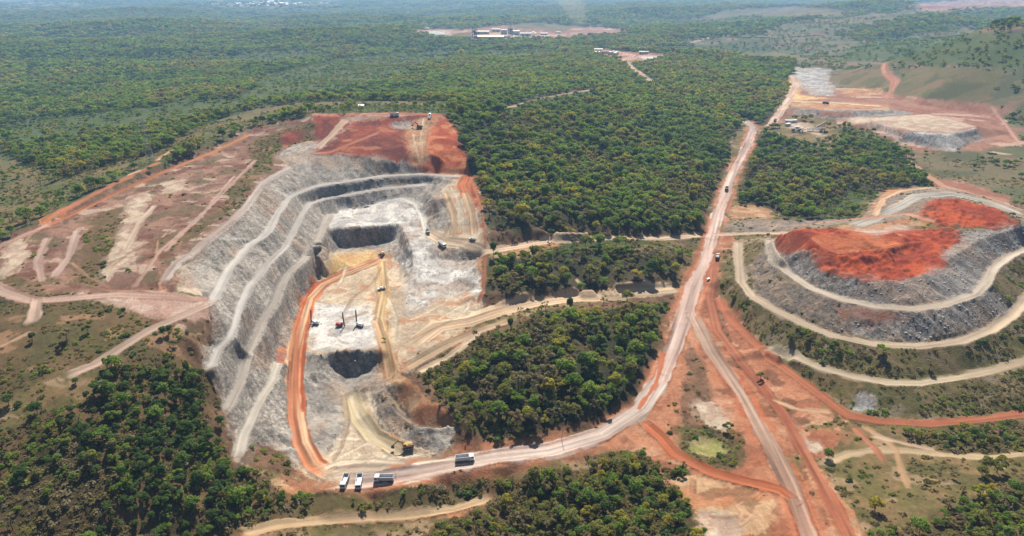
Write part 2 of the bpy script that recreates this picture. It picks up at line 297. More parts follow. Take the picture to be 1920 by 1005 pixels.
# the pit
zone('GRAY', '520,290 640,290 760,303 835,322 885,325 905,400 912,470 910,560 930,580 900,595 830,640 770,690 770,715 800,745 860,795 850,830 780,880 640,912 590,905 530,885 440,870 430,780 385,700 400,610 395,575 333,492 400,442 495,343 545,312')
zone('RED', '585,213 700,211 835,214 862,262 885,325 835,326 800,322 760,307 700,296 640,289 560,288 590,262')
zone('ORANGE', '765,245 830,215 862,262 885,330 800,326 770,300'); zone('TAN', '785,222 828,216 805,236 798,262 806,300 790,312 772,300 764,268 762,242')
zone('GRAY', '545,272 600,264 585,288 525,290'); zone('PINKDUST', '600,283 660,230 640,222 650,216 800,214 745,220 668,224 590,275'); zone('DUMPGRAY', '735,230 775,228 770,240 740,242')
zone('TAN', '835,318 885,323 912,470 905,560 895,560 905,470 890,380'); zone('ORANGE', '860,328 888,328 905,380 895,395 870,360')
zone('CREAM', '830,345 870,340 895,395 905,455 850,460 800,440 830,430 852,430 845,390 822,365')
zone('WHITE', '640,394 745,374 760,380 745,420 612,430 620,405'); zone('WHITE', '745,372 775,372 797,400 800,445 790,440 790,410 760,382')
zone('WALLW', '745,376 790,390 797,432 820,455 800,480 775,520 760,600 748,560 740,500 735,450 745,420'); zone('CREAM', '800,440 905,450 905,478 850,470 815,460')
zone('WALLW', '770,480 840,480 900,500 905,545 860,575 780,590 760,560 765,520'); zone('CREAM', '820,560 905,545 930,580 900,600 830,640 770,680 762,640 770,590')
zone('CREAM', '630,470 715,466 760,500 765,560 760,640 735,655 705,655 600,662 575,650 580,580 600,540 620,510'); zone('YEL', '625,478 700,470 715,480 650,512 605,535 610,500')
zone('WHITE', '588,568 690,572 708,600 706,650 640,655 590,655 582,610'); zone('ORANGE', '515,695 530,650 548,655 535,680')
zone('YEL', '700,485 722,485 735,650 712,640 705,560'); zone('CREAM', '735,590 770,600 772,700 745,700 738,650')
zone('CREAM', '560,860 600,850 760,862 860,845 900,862 760,902 640,918 590,912 560,890')
zone('CREAM', '640,735 690,730 715,800 790,840 860,850 900,860 760,890 640,905 600,890 620,840 655,790'); zone('MIXSLOPE', '715,735 745,745 790,798 745,815 715,780 690,760')
zone('BANK', '745,700 800,690 860,660 840,700 820,745 860,795 900,820 940,840 850,845 850,800 800,745 770,722'); zone('TAN', '785,668 850,630 895,612 905,622 850,660 795,690')
zone('TAN', '530,885 445,868 500,860 560,880 600,905 560,930 490,905'); zone('BANK', '480,820 540,850 560,890 500,880 450,868')

zone('BANK', '915,430 1000,432 1100,432 1300,440 1300,450 1060,446 975,462 912,475'); zone('FOREST', '925,500 1000,492 1050,474 1200,470 1292,474 1280,502 1265,522 1150,543 1000,552 930,555 915,545')
zone('BANK', '905,548 1000,550 1150,543 1270,522 1275,536 1100,553 1000,566 930,582 905,575'); zone('TAN', '915,462 980,458 1050,446 1045,462 985,480 925,486')
# forest plots between the roads
zone('BANK', '780,660 850,650 900,630 960,600 1100,570 1270,550 1265,570 1245,650 1230,700 1190,760 1140,800 1040,830 930,835 850,790 790,720')
zone('BUSH', '785,705 830,664 900,636 960,606 1080,582 1245,572 1240,640 1100,640 1010,660 950,760 1010,825 930,832 870,800 820,740'); zone('FOREST', '850,690 940,640 1080,598 1238,590 1240,620 1230,650 1200,720 1170,770 1090,800 1000,815 910,790 880,730')
zone('FOREST', '840,200 1000,205 1200,170 1290,150 1480,110 1480,150 1440,235 1420,240 1395,222 1372,260 1355,330 1325,420 1322,438 1180,438 1000,430 925,430 905,380 885,320 862,262')
zone('LAWN', '935,202 1000,187 1060,177 1115,165 1130,174 1060,196 1000,210 950,218')
zone('FOREST', '1420,250 1450,252 1480,266 1520,276 1560,282 1590,258 1640,270 1720,302 1755,350 1640,358 1600,412 1500,412 1440,395 1385,375 1395,300')
zone('LAWN', '1590,358 1650,356 1630,385 1600,408 1540,412 1560,380')
zone('TAN', '705,655 742,655 745,700 800,745 860,796 800,800 780,795 740,740 712,716')
# east side
zone('REDDIRT', '1262,560 1330,430 1380,440 1385,540 1410,640 1470,690 1560,760 1600,800 1560,860 1490,860 1530,930 1600,1060 1560,1060 1440,1060 1380,1010 1280,960 1230,880 1200,840 1120,850 1050,860 930,880 850,905 640,925 560,925 520,895 600,905 700,890 850,850 930,835 1050,830 1150,795 1210,740 1245,660')
zone('TAN', '1355,388 1420,386 1450,396 1440,408 1370,412'); zone('MIXSLOPE', '1360,415 1440,410 1500,412 1600,410 1600,418 1500,428 1450,436 1360,434')
zone('BANK', '1330,510 1345,520 1350,580 1370,640 1410,700 1380,690 1345,620 1325,560'); zone('SCRUBT', '1352,470 1384,465 1388,545 1400,580 1380,588 1352,560')
zone('SCRUBT', '1265,800 1300,790 1370,800 1395,850 1380,880 1330,880 1270,860'); 
zone('SCRUBT', '1470,728 1560,756 1592,800 1520,806 1490,775'); zone('BANK', '1290,640 1312,660 1336,745 1305,800 1275,790'); zone('SCRUBT', '1440,860 1490,850 1530,880 1500,890'); zone('BUSH', '1245,880 1290,880 1300,910 1270,930'); zone('RING', '1276,812 1330,798 1390,820 1400,862 1362,886 1308,876 1272,848'); zone('POND', '1288,829 1320,816 1358,823 1364,845 1336,858 1295,850')
zone('PALE', '1300,745 1330,750 1375,800 1360,812 1310,780'); zone('TAN', '1255,900 1300,890 1420,920 1460,940 1440,1000 1350,1000 1310,960'); zone('PALE', '1300,960 1380,960 1400,1060 1340,1060')
zone('DARKF', '890,925 930,908 1040,888 1150,870 1205,850 1240,880 1255,920 1310,960 1330,1060 760,1060 800,990 910,950 925,925')
zone('BANK', '1400,680 1450,720 1480,760 1520,800 1470,790 1430,730')
# spoil heap
zone('MIXSLOPE', '1440,445 1385,450 1385,520 1400,555 1560,625 1720,645 1860,615 1925,560 1990,500 1990,420 1920,430 1600,440')
zone('RUBBLE', '1455,470 1480,478 1530,500 1700,525 1780,490 1850,450 1990,430 1990,470 1890,480 1855,510 1830,548 1710,576 1580,558 1480,510')
zone('RUBBLE', '1580,566 1700,584 1830,556 1870,520 1900,560 1850,610 1720,640 1600,628'); zone('TAIL', '1560,572 1690,588 1680,612 1580,600')
zone('SCRUBT', '1387,452 1438,452 1455,500 1500,545 1440,560 1405,540'); zone('MIXSLOPE', '1438,460 1462,520 1540,580 1500,600 1440,570 1415,540 1400,500')
zone('VEGSLOPE', '1380,560 1410,560 1560,632 1720,655 1860,622 1930,560 2050,500 2050,760 1830,786 1740,792 1650,786 1590,776 1470,680 1400,620')
zone('VEGSLOPE', '1850,530 1870,500 1940,470 2000,470 1960,520 1900,570 1880,550'); zone('DUMPGRAY', '1590,730 1640,735 1645,775 1600,772'); zone('SCRUBT', '1420,655 1480,670 1620,712 1600,760 1560,750 1480,690')
zone('HEAPRED', '1448,450 1475,436 1500,428 1540,428 1700,428 1790,430 1830,445 1770,465 1775,490 1735,517 1690,527 1620,524 1550,507 1510,472 1464,480')
zone('ORANGE', '1520,440 1640,438 1700,440 1690,460 1600,478 1540,472'); zone('TAN', '1600,416 1740,409 1765,416 1700,427 1600,432 1570,428'); zone('HEAPRED', '1725,405 1740,376 1800,374 1870,392 1918,426 1880,430 1760,425')
zone('RUBBLE', '1790,438 1850,432 1930,425 1930,440 1830,455 1775,490 1765,470 1800,452'); zone('PINKDUST', '1600,432 1690,422 1720,430 1640,440')
zone('MIXSLOPE', '1600,428 1625,388 1650,362 1720,348 1820,355 1930,400 1930,422 1870,392 1800,374 1740,376 1725,405'); zone('TAN', '1620,400 1660,355 1750,352 1680,362 1650,380 1640,405')
zone('SAVANNA', '1760,330 1860,330 1990,380 1990,420 1930,400 1820,352 1760,350'); zone('TAIL', '1750,350 1760,335 1800,338 1900,370 1890,385 1800,356')
# tailings tips
zone('TAIL', '1440,240 1480,200 1486,160 1500,150 1560,165 1640,165 1690,180 1860,196 1920,270 1840,282 1720,285 1640,250 1570,230 1540,205')
zone('DUMPGRAY', '1486,126 1555,130 1558,150 1565,165 1560,180 1520,178 1495,155'); zone('YEL', '1480,140 1496,150 1500,178 1550,184 1480,190'); zone('TAN', '1485,188 1560,190 1660,196 1672,206 1560,208 1486,200')
zone('RUBBLE', '1482,202 1540,206 1680,206 1720,212 1690,218 1560,224 1488,216'); zone('TAIL', '1535,208 1600,210 1600,218 1540,220')
zone('PALE', '1620,222 1740,214 1830,236 1780,246 1720,246 1640,232'); zone('DUMPGRAY', '1622,226 1680,246 1780,250 1832,240 1840,258 1790,284 1730,276 1660,252'); zone('PALE', '1588,222 1622,218 1640,246 1615,236')
zone('TAN', '1570,168 1650,164 1655,178 1590,182'); zone('SCRUBT', '1480,215 1560,228 1570,235 1545,250 1490,238 1475,225'); zone('PALE', '1475,228 1520,232 1550,256 1520,250 1478,240')
# lower right
zone('SCRUBT', '1540,770 1600,800 1640,840 1700,842 1990,850 1990,1080 1620,1080 1540,930 1500,870 1560,860 1590,810'); zone('BUSH', '1630,800 1740,798 1990,782 1990,845 1760,850 1680,830')
zone('DARKF', '1650,1005 1740,968 1830,930 1990,890 1990,1080 1640,1080'); zone('REDDIRT', '1500,865 1545,880 1600,960 1660,1060 1560,1060 1530,940'); zone('TAN', '1520,890 1550,900 1600,960 1640,1060 1590,1060 1550,960')
zone('REDDIRT', '1410,690 1480,700 1560,770 1570,790 1500,790 1440,730'); zone('PALE', '1490,822 1540,830 1550,850 1500,850')

_seg = []; _len = []
for k, s in ZONES:
    q = np.array([tuple(map(float, v.split(','))) for v in s.split()]); q = np.vstack([q, q[:1]])
    q = dens(q, 9.0)[:-1]; _seg.append(q); _len.append(len(q))
_all = np.vstack(_seg); _X, _Y = raycast(_all[:, 0], np.maximum(_all[:, 1], -12))
_o = 0; ZW = []
for (k, s), n in zip(ZONES, _len):
    W = np.stack([_X[_o:_o+n], _Y[_o:_o+n]], 1); _o += n; ZW.append(W)
    for ra in (FR, NR):
        ra.fill(W, CI[k])
def class_at(X, Y, sd=21, k=1.0):
    wa = 3.2*sstep(150, 500, np.hypot(X, Y)) + 1.4 + sstep(900, 3000, np.hypot(X, Y))*18
    sx = 7 + wa; wa = wa*k
    wx = X + (fbm(X/sx, Y/sx, sd, 4, .65) - .5)*3*wa; wy = Y + (fbm(X/sx, Y/sx, sd + 1, 4, .65) - .5)*3*wa
    return np.where(NR.inside(wx, wy), NR.cls(wx, wy), FR.cls(wx, wy))
RELA = np.array([CL[n][3] for n in CN], np.float32); RELW = np.array([CL[n][4] for n in CN], np.float32)

# roads and tracks: (polyline with z or without, width m, colour, streak strength, dig)
ROADS = []
def road(s, width, c1, c2=None, streak=.5, kind='ROAD', soft=1.2, wz=False):
    q = np.array([tuple(map(float, v.split(',')))[:2] for v in s.split()])
    ROADS.append([q, width, c1, c2 or c1, streak, kind, soft])
MAIN = (212, 190, 180); MAIN2 = (196, 168, 156); BEN = (196, 190, 184); HT = (206, 184, 158); ORG = (214, 138, 84)
road('1652,120 1665,140 1680,152 1672,170 1660,185', 12, (190, 140, 116), (176, 116, 92)); road('1090,97 1160,98 1190,103 1170,112 1190,132 1225,156', 13, (214, 182, 164), (200, 150, 130))
road('1250,104 1200,106 1172,114', 9, (205, 170, 150)); road('940,203 965,199 1000,188 1050,178 1110,168', 7, (196, 160, 140), (170, 128, 108)); road('145,202 175,194', 7, (190, 160, 140)); road('1290,82 1330,70 1365,66', 8, (205, 190, 175))
road('1486,140 1492,160 1478,188 1462,212 1442,238', 12, (222, 196, 178), (205, 170, 150)); road('1480,190 1560,192 1660,200', 10, (224, 198, 172))
road('472,252 400,286 300,326 200,371 130,405 100,420 85,420 80,414 100,402 130,385', 4.6, (206, 138, 92), (184, 116, 78), .7); road('100,402 200,351 300,303', 3, (200, 130, 96)); road('292,302 320,283 360,263', 3.2, (222, 170, 140)); road('235,330 265,318', 3.2, (222, 180, 150))
road('580,214 640,216 700,213 760,213 830,216', 6, (212, 150, 122), (200, 120, 90)); road('595,280 620,255 650,222', 7, (216, 186, 160)); road('585,288 620,285 660,268 712,248', 4, (196, 130, 100))
road('95,420 50,440 0,462 -40,490', 4, (200, 160, 140)); road('-40,520 0,545 60,565 130,560 220,552 320,556 398,566', 7, (206, 176, 160), (186, 146, 130)); road('70,560 62,600 50,612', 5, (206, 176, 158)); road('120,708 180,684 230,652 280,620 360,585 398,568', 5, (206, 178, 160), (190, 160, 140)); road('0,650 60,620', 2.2, (186, 150, 124)); road('90,445 70,490 80,530', 4, (200, 168, 152)); road('145,430 130,480 100,520', 4, (206, 176, 160)); road('290,385 260,420 235,470', 3, (212, 188, 166)); road('480,300 420,360 360,420 300,470 250,540', 2.6, (196, 160, 142)); road('440,330 380,400 310,470', 2, (200, 168, 150))
road('548,312 520,328 493,344 460,392 430,418 400,442 365,470 333,492 305,530', 5.5, (202, 188, 178), (188, 168, 156)); road('410,447 440,447 470,448', 2, (205, 200, 195)); road('600,345 640,343', 3, BEN)
road(T_A, 5.8, (200, 192, 184), BEN, .35); road(T_B, 5.2, BEN, (186, 178, 170), .35); road(T_C, 6.8, (190, 180, 168), (176, 166, 156), .35); road(T_D, 5.5, (210, 200, 186), (190, 180, 168), .4)
road('880,328 872,345 880,370', 12, (210, 128, 84), (190, 92, 56), .8); road('882,330 900,380 910,440 911,475 906,545 895,570', 2.2, (190, 118, 86), (170, 110, 84), .5)
road('690,388 730,374 755,371 780,382 794,405 797,432', 5, (238, 230, 218), None, .2); road('797,432 830,452 870,455 910,472 960,465 1000,458 1060,447 1150,447 1240,448 1325,440', 8.5, (226, 200, 172), (206, 178, 150), .8); road('835,360 850,400 852,440', 5, (220, 190, 155), (200, 160, 125), .8); road('870,360 885,400 890,440', 5, (216, 186, 152), (200, 150, 116), .8)
road('715,485 680,500 650,512 605,533 580,560 566,610 556,660 553,720 556,780 566,830 588,870 625,892', 9.5, (228, 186, 146), (206, 126, 84), 1.0); road('722,480 680,498 640,512 596,532 576,556 553,620 541,680', 2.0, (200, 104, 66), (210, 150, 110), .6); road('584,575 575,620 568,660 566,720 569,770', 1.8, (196, 100, 64), (200, 140, 110), .6)
road('717,490 722,540 712,600 725,655 738,700', 4.5, (228, 196, 150), (206, 160, 112), .9); road('705,600 722,650 732,705', 5, (216, 180, 138), (200, 150, 110), .9)
road('655,735 668,775 700,820 760,850', 8, (226, 206, 168), (208, 188, 150), .8); road('600,900 660,890 760,885 850,868', 14, (226, 206, 184), (206, 182, 158), .8)
road('760,690 830,650 900,620 960,600', 6, (214, 186, 154), (196, 160, 126), .8); road('780,700 840,670 900,622', 4, (222, 196, 166), None, .6)
road('1282,540 1200,550 1100,557 1000,568 930,585 880,602 820,612 770,650', 12.5, (226, 200, 168), (206, 174, 142), .8); road('1080,522 1090,535 1105,545', 1.6, (206, 186, 150))
road('1335,500 1330,560 1345,620 1400,690 1470,780 1520,870 1570,960 1620,1060', 6, (190, 122, 92), (170, 100, 74), .6)
road(F1, 17, (200, 142, 108), (190, 118, 84), .5, 'SIDE', 6); road(F2, 14, (196, 126, 92), (186, 106, 72), .5, 'SIDE', 6)
road(F1, 9.6, MAIN, MAIN2, .75); road('1240,710 1205,765 1130,815 1030,845 930,857 850,872 760,890', 9, (228, 210, 198), (206, 180, 166), .7); road(F2, 7.6, (200, 172, 152), (182, 146, 126), .8)
road('1205,790 1240,820 1265,850 1330,885 1400,905 1460,918 1490,940', 5.5, (200, 118, 80), (186, 96, 62), .7); road('1245,660 1230,720 1195,770', 2.2, (206, 116, 72), None, .3)
road(R0, 6, (190, 118, 86), (176, 104, 76), .4); road(R1, 6, (206, 188, 162), (192, 170, 144), .4); road(R2, 6.6, HT, (192, 172, 150), .5); road(R3, 6.2, (206, 192, 174), (194, 178, 160), .4)
road('1330,440 1365,440 1420,437 1480,438', 5, (224, 196, 172), (206, 170, 140), .4); road('1600,425 1650,405 1690,385 1720,368 1780,362 1850,378 1920,405', 11, (194, 188, 178), (176, 166, 154), .7); road('1480,425 1560,415 1640,408 1700,402 1760,418', 5, (212, 160, 130), (196, 120, 86), .5); road('1640,405 1655,375 1690,358 1750,352', 5, (226, 186, 150), None, .4); road('1690,455 1660,462 1600,458 1560,462', 6, (220, 130, 84), (206, 104, 60), .9); road('1700,300 1740,330 1770,350 1850,370 1920,395', 7, (206, 160, 130), (190, 140, 112), .5)
road('1545,870 1590,850 1640,844 1700,845 1760,852 1850,858 1930,850', 4, (208, 182, 146), None, .4); road('1620,800 1660,825 1680,842 1690,880 1705,920', 2.2, (196, 158, 120), None, .3); road('1630,815 1700,832 1760,845', 2.6, (206, 176, 150)); road('1600,800 1640,840 1660,870', 3, (186, 122, 94)); road('1450,750 1500,768 1560,772', 2.5, (214, 176, 140)); road('1850,285 1900,290', 6, (214, 186, 160)); road('1860,200 1890,240 1915,275', 4, (206, 160, 140))
for i_, t_ in enumerate('660,740 674,780 706,822 740,842|645,742 652,790 640,840 620,870|690,735 700,770 730,810|600,880 640,865 700,862 760,868|610,895 660,878 720,876|630,860 670,840 690,830 720,845|780,868 830,862 870,858|640,600 660,560 700,530 716,500|620,560 660,545 705,540|730,560 745,600 742,640|700,520 708,560 702,600|650,500 640,530 615,560|765,600 800,590 860,585 905,580|770,640 810,620 850,600|790,590 850,560 900,550|820,600 860,575 890,560|830,380 845,410 850,445|856,365 868,400 872,440|845,350 862,385 866,430|820,448 860,456 905,468|800,442 840,462 880,470|795,222 790,260 792,300|805,226 800,262 796,305|775,250 782,280 788,306|1560,450 1600,462 1650,455|1570,445 1610,452 1660,447|1585,468 1620,470 1660,464|1700,400 1760,395 1840,405|1600,440 1660,436 1740,428'.split('|')):
    dark_ = i_ % 3 == 1; red_ = t_[0] == '1' and t_[3] != ','
    road(t_, 1.5 + (i_ % 2)*.9, (196, 120, 80) if red_ else (176, 150, 126) if dark_ else (238, 220, 194), None, .9, 'TRACK', 1.0)
road('450,1003 520,985 640,973 760,966 850,955 905,938 922,928', 5, (214, 184, 146), (196, 160, 122), .5)
_g = np.random.default_rng(77)
for bx in ((590, 745, 495, 645, 12), (775, 900, 560, 610, 5), (620, 705, 745, 885, 9), (620, 800, 850, 890, 7), (800, 900, 360, 465, 5), (1300, 1450, 890, 990, 8), (1450, 1550, 725, 800, 5), (640, 745, 380, 422, 5), (20, 380, 420, 560, 14)):
    for k in range(bx[4]):
        x, y = _g.uniform(bx[0], bx[1]), _g.uniform(bx[2], bx[3]); a = _g.uniform(0, 6.28); L = (bx[1] - bx[0])*.16; p = []
        for j in range(4): p.append('%.0f,%.0f' % (np.clip(x, bx[0], bx[1]), np.clip(y, bx[2], bx[3]))); x += L*math.cos(a); y += L*.55*math.sin(a); a += _g.normal()*.5
        rd_ = bx[0] > 1200 or bx[0] < 100; dk = k % 2
        ROADS.insert(0, None) or road(' '.join(p), _g.uniform(.9, 2.2), ((150, 104, 80) if dk else (212, 164, 132)) if rd_ else ((178, 152, 128) if dk else (240, 226, 204)), None, 1.0, 'TRACK', 1.4); ROADS[0] = ROADS.pop()
_q = []; _n = []
for r in ROADS:
    q = dens(r[0], 12.0); _q.append(q); _n.append(len(q))
_X, _Y = raycast(np.vstack(_q)[:, 0], np.vstack(_q)[:, 1]); _o = 0
for r, n in zip(ROADS, _n):
    r[0] = np.stack([_X[_o:_o+n], _Y[_o:_o+n]], 1); _o += n
def near_road(X, Y, pad):
    out = np.zeros(len(X), bool)
    for r in ROADS:
        for a, b in zip(r[0][:-1], r[0][1:]):
            e = r[1]/2 + pad
            m = np.where((X > min(a[0], b[0])-e) & (X < max(a[0], b[0])+e) & (Y > min(a[1], b[1])-e) & (Y < max(a[1], b[1])+e))[0]
            if len(m) == 0: continue
            d = b - a; L = d@d + 1e-9; t = np.clip(((X[m]-a[0])*d[0] + (Y[m]-a[1])*d[1])/L, 0, 1)
            out[m] |= np.hypot(X[m]-a[0]-t*d[0], Y[m]-a[1]-t*d[1]) < e
    return out

MOUNDS = []
for poly_, n_ in (((1545, 1700, 484, 512), 60), ((1650, 1770, 440, 492), 40), ((1730, 1800, 425, 448), 14), ((1500, 1540, 470, 485), 6), ((1760, 1830, 400, 415), 8)):
    a_, b_ = raycast(rng.uniform(poly_[0], poly_[1], n_), rng.uniform(poly_[2], poly_[3], n_))
    for q in zip(a_, b_): MOUNDS.append((*q, rng.uniform(1.8, 3.4), rng.uniform(1.0, 2.1)))
# ------------------------------------------------------------------ the ground surface: one graded sheet out to the horizon, coloured by what covers it
def surface(X, Y, want_col=True):
    c = class_at(X, Y); z = hbase(X, Y); amp = RELA[c]; wl = RELW[c]; dist = np.hypot(X, Y)
    rk = np.zeros(len(X), np.float32)
    for n in ('GRAY', 'WALLW', 'RUBBLE', 'DUMPGRAY', 'MIXSLOPE'): rk[c == CI[n]] = 1
    e = 1.5; gx = (hbase(X+e, Y) - hbase(X-e, Y))/(2*e); gy = (hbase(X, Y+e) - hbase(X, Y-e))/(2*e); slope = np.hypot(gx, gy)
    U = X + z*.85; V = Y - z*.75; n1 = fbm(U/wl, V/wl, 31, 4) - .5; n2 = 1 - 2*np.abs(fbm(U/(wl*1.3), V/(wl*1.3), 37, 4) - .5)*2
    steep = sstep(.18, .6, slope); amp = amp*np.where(rk > 0, .22 + .75*steep, 1)
    U2 = X - .7*z; V2 = Y + .8*z; gul = (fbm(U2/2.3, V2/2.3, 41, 3, .6) - .5)*steep*rk*1.1
    dz = amp*(n1*1.6 + rk*(n2 - .5)*.7) + gul + steep*rk*(fbm(U/26, V/26, 39, 3) - .5)*4.5
    hp = (fbm(X/4.2, Y/4.2, 43, 2) - .45)*2*sstep(.35, .55, fbm(X/30, Y/30, 44, 2))     # heaped truck loads in the red tip
    dz = np.where(c == CI['HEAPRED'], dz*.8 + np.maximum(hp, 0)*2.8, dz)
    if len(X) > 20000:
        for mx_, my_, mr_, mh_ in MOUNDS:
            q = np.where((np.abs(X - mx_) < mr_*2.2) & (np.abs(Y - my_) < mr_*2.2))[0]
            if len(q): dz[q] = np.maximum(dz[q], mh_*np.clip(1.15 - np.hypot(X[q] - mx_, Y[q] - my_)/mr_, 0, 1) + dz[q]*.4)
    rd = np.zeros(len(X), np.float32)
    C = None
    if want_col:
        c1 = np.array([lin(CL[n][0]) for n in CN]); c2 = np.array([lin(CL[n][1]) for n in CN]); ps = np.array([CL[n][2] for n in CN])[c]
        m = sstep(.36, .64, fbm(U/ps, V/ps, 51, 4))[:, None]; C = 0
        for sd, kk, wt in ((21, 1, .4), (121, 1.6, .25), (131, 2.3, .2), (141, 3.2, .15)):
            cc = class_at(X, Y, sd, kk); C = C + wt*(c1[cc]*(1-m) + c2[cc]*m)
        sgn = (fbm(U2/2.6, V2/2.6, 53, 3) - .5) + (rng.random(len(X)) - .5)*(.16 + .34*rk); big = fbm(X/45, Y/45, 54, 3) - .5
        C = C*(1 + .34*sgn + .22*big)[:, None]
        stn = (sstep(.50, .68, fbm(X/16, Y/16, 61, 4))*rk*.6)[:, None]; C = C*(1-stn) + lin((188, 160, 138))*stn
        drk = (sstep(.56, .68, fbm(U/3.0, V/3.0, 62, 3))*rk*.45)[:, None]; C = C*(1-drk) + lin((98, 94, 96))*drk
        for n, cc, th in (('PLATEAU', (204, 180, 160), .60), ('PLATEAU', (112, 98, 68), .55), ('PLATEAU', (124, 78, 64), .58), ('SCRUBB', (168, 130, 100), .64), ('SCRUBG', (140, 106, 84), .62), ('SCRUBT', (176, 148, 116), .6), ('SAVANNA', (88, 92, 62), .54), ('SAVANNA', (160, 116, 100), .64), ('REDDIRT', (206, 160, 128), .6), ('REDDIRT', (120, 82, 60), .63), ('TAIL', (210, 178, 158), .6), ('CREAM', (206, 150, 112), .62), ('WHITE', (176, 172, 170), .6), ('RED', (196, 126, 92), .63), ('FIELD', (142, 116, 86), .53), ('FIELD', (88, 90, 54), .56), ('TAN', (198, 132, 94), .52), ('TAN', (150, 112, 82), .62), ('VEGSLOPE', (98, 96, 54), .52), ('BUSH', (92, 84, 50), .5), ('SCRUBT', (98, 92, 54), .55), ('HEAPRED', (140, 66, 44), .58), ('ORANGE', (222, 146, 100), .6), ('FAR', (110, 98, 66), .62), ('VEGSLOPE', (150, 134, 112), .6)):
            s = hash_seed(n, th); f = 14 if n not in ('SAVANNA', 'FAR', 'TAIL', 'FIELD') else 45
            q = (sstep(th, th + .07, fbm(X/f, Y/f*1.6, s, 4))*(c == CI[n])*.75)[:, None]; C = C*(1-q) + lin(cc)*q
        gr = np.isin(c, [CI[n] for n in ('PLATEAU', 'CREAM', 'WHITE', 'REDDIRT', 'RED', 'ORANGE', 'TAN', 'YEL', 'PINKDUST', 'TAIL', 'HEAPRED')])
        an = fbm(X/40, Y/40, 71, 2)*6.28; st = fbm((X*np.cos(an) + Y*np.sin(an))/1.3, (-X*np.sin(an) + Y*np.cos(an))/22, 72, 3) - .5
        C = C*(1 + gr*st*.55)[:, None]
        rs = c == CI['RED']; C = C*(1 + rs*(fbm(X/18, Y/1.1 + X/9, 73, 2) - .5)*.5)[:, None]
    for r in ROADS:
        line_, width, k1, k2, streak, kind, soft = r; acc = 0
        best = np.full(len(X), 1e9, np.float32); bs = np.zeros(len(X), np.float32); bd = np.zeros(len(X), np.float32)
        bb = line_.min(0) - width - 4, line_.max(0) + width + 4
        idx = np.where((X > bb[0][0]) & (X < bb[1][0]) & (Y > bb[0][1]) & (Y < bb[1][1]))[0]
        if len(idx) == 0: continue
        XX, YY = X[idx], Y[idx]
        for a, b in zip(line_[:-1], line_[1:]):
            e = width/2 + 4; L = np.hypot(*(b - a)) + 1e-9
            m = np.where((XX > min(a[0], b[0])-e) & (XX < max(a[0], b[0])+e) & (YY > min(a[1], b[1])-e) & (YY < max(a[1], b[1])+e))[0]
            if len(m):
                ux, uy = (b - a)/L; px = XX[m]-a[0]; py = YY[m]-a[1]; t = np.clip(px*ux + py*uy, 0, L); d = np.hypot(px - t*ux, py - t*uy)
                sg = np.sign(px*uy - py*ux)*d; k = d < best[idx[m]]
                j = idx[m][k]; best[j] = d[k]; bs[j] = acc + t[k]; bd[j] = sg[k]
            acc += L
        endf = np.minimum(bs[idx], acc - bs[idx])
        wob = (fbm(X[idx]/6, Y[idx]/6, 81, 3) - .5)*(1.7 + width*.2)
        f = 1 - sstep(-soft*.5, soft*.5, best[idx] + wob - width/2*(.8 + .4*vn(bs[idx]/23, idx*0., 87)))
        f = f*sstep(-.2, width*.9, endf + (fbm(X[idx]/3, Y[idx]/3, 88, 2) - .5)*4)
        if soft > 2: f = f*sstep(.3, .62, fbm(X[idx]/14, Y[idx]/14, 89, 4))
        k = f > .01; idx = idx[k]; f = f[k]
        if len(idx) == 0: continue
        dz[idx] *= (1 - f*.92)
        if kind == 'ROAD': rd[idx] = np.maximum(rd[idx], f)
        if want_col:
            tr = fbm(bd[idx]/1.1, bs[idx]/40, 83, 3); tr2 = fbm(bd[idx]/3.2 + 7, bs[idx]/70, 84, 2); mm = sstep(.38, .62, .5*tr + .5*tr2)[:, None]
            rc = lin(k1)*(1-mm) + lin(k2)*mm
            rc = rc*(1 + streak*1.9*(fbm(bd[idx]/1.5, bs[idx]/55, 86, 2) - .5) + .3*(fbm(X[idx]/9, Y[idx]/9, 85, 3) - .5))[:, None]
            ff = (f*(.86 + .14*tr)*(.62 if kind == 'TRACK' else 1))[:, None]; C[idx] = C[idx]*(1-ff) + rc*ff
            if width > 3.5 and kind == 'ROAD':                       # graded windrow of darker soil along the edges
                ed = np.exp(-((best[idx] - width*.5)/.55)**2)*.3; C[idx] *= (1 - ed[:, None]*.5)
        if width > 4 and kind == 'ROAD': dz[idx] += np.exp(-((best[idx] - width*.5)/.8)**2)*.45
    z = z + dz*(1 - sstep(1200, 3000, dist)*.5)
    return z, (np.clip(C*KA, .012, .85) if want_col else None), c, rd, rk*steep
def hash_seed(n, th): return (sum(map(ord, n)) + int(th*100)) % 90 + 100
def ground_z(X, Y):
    X = np.atleast_1d(np.asarray(X, float)); Y = np.atleast_1d(np.asarray(Y, float)); return surface(X, Y, False)[0]

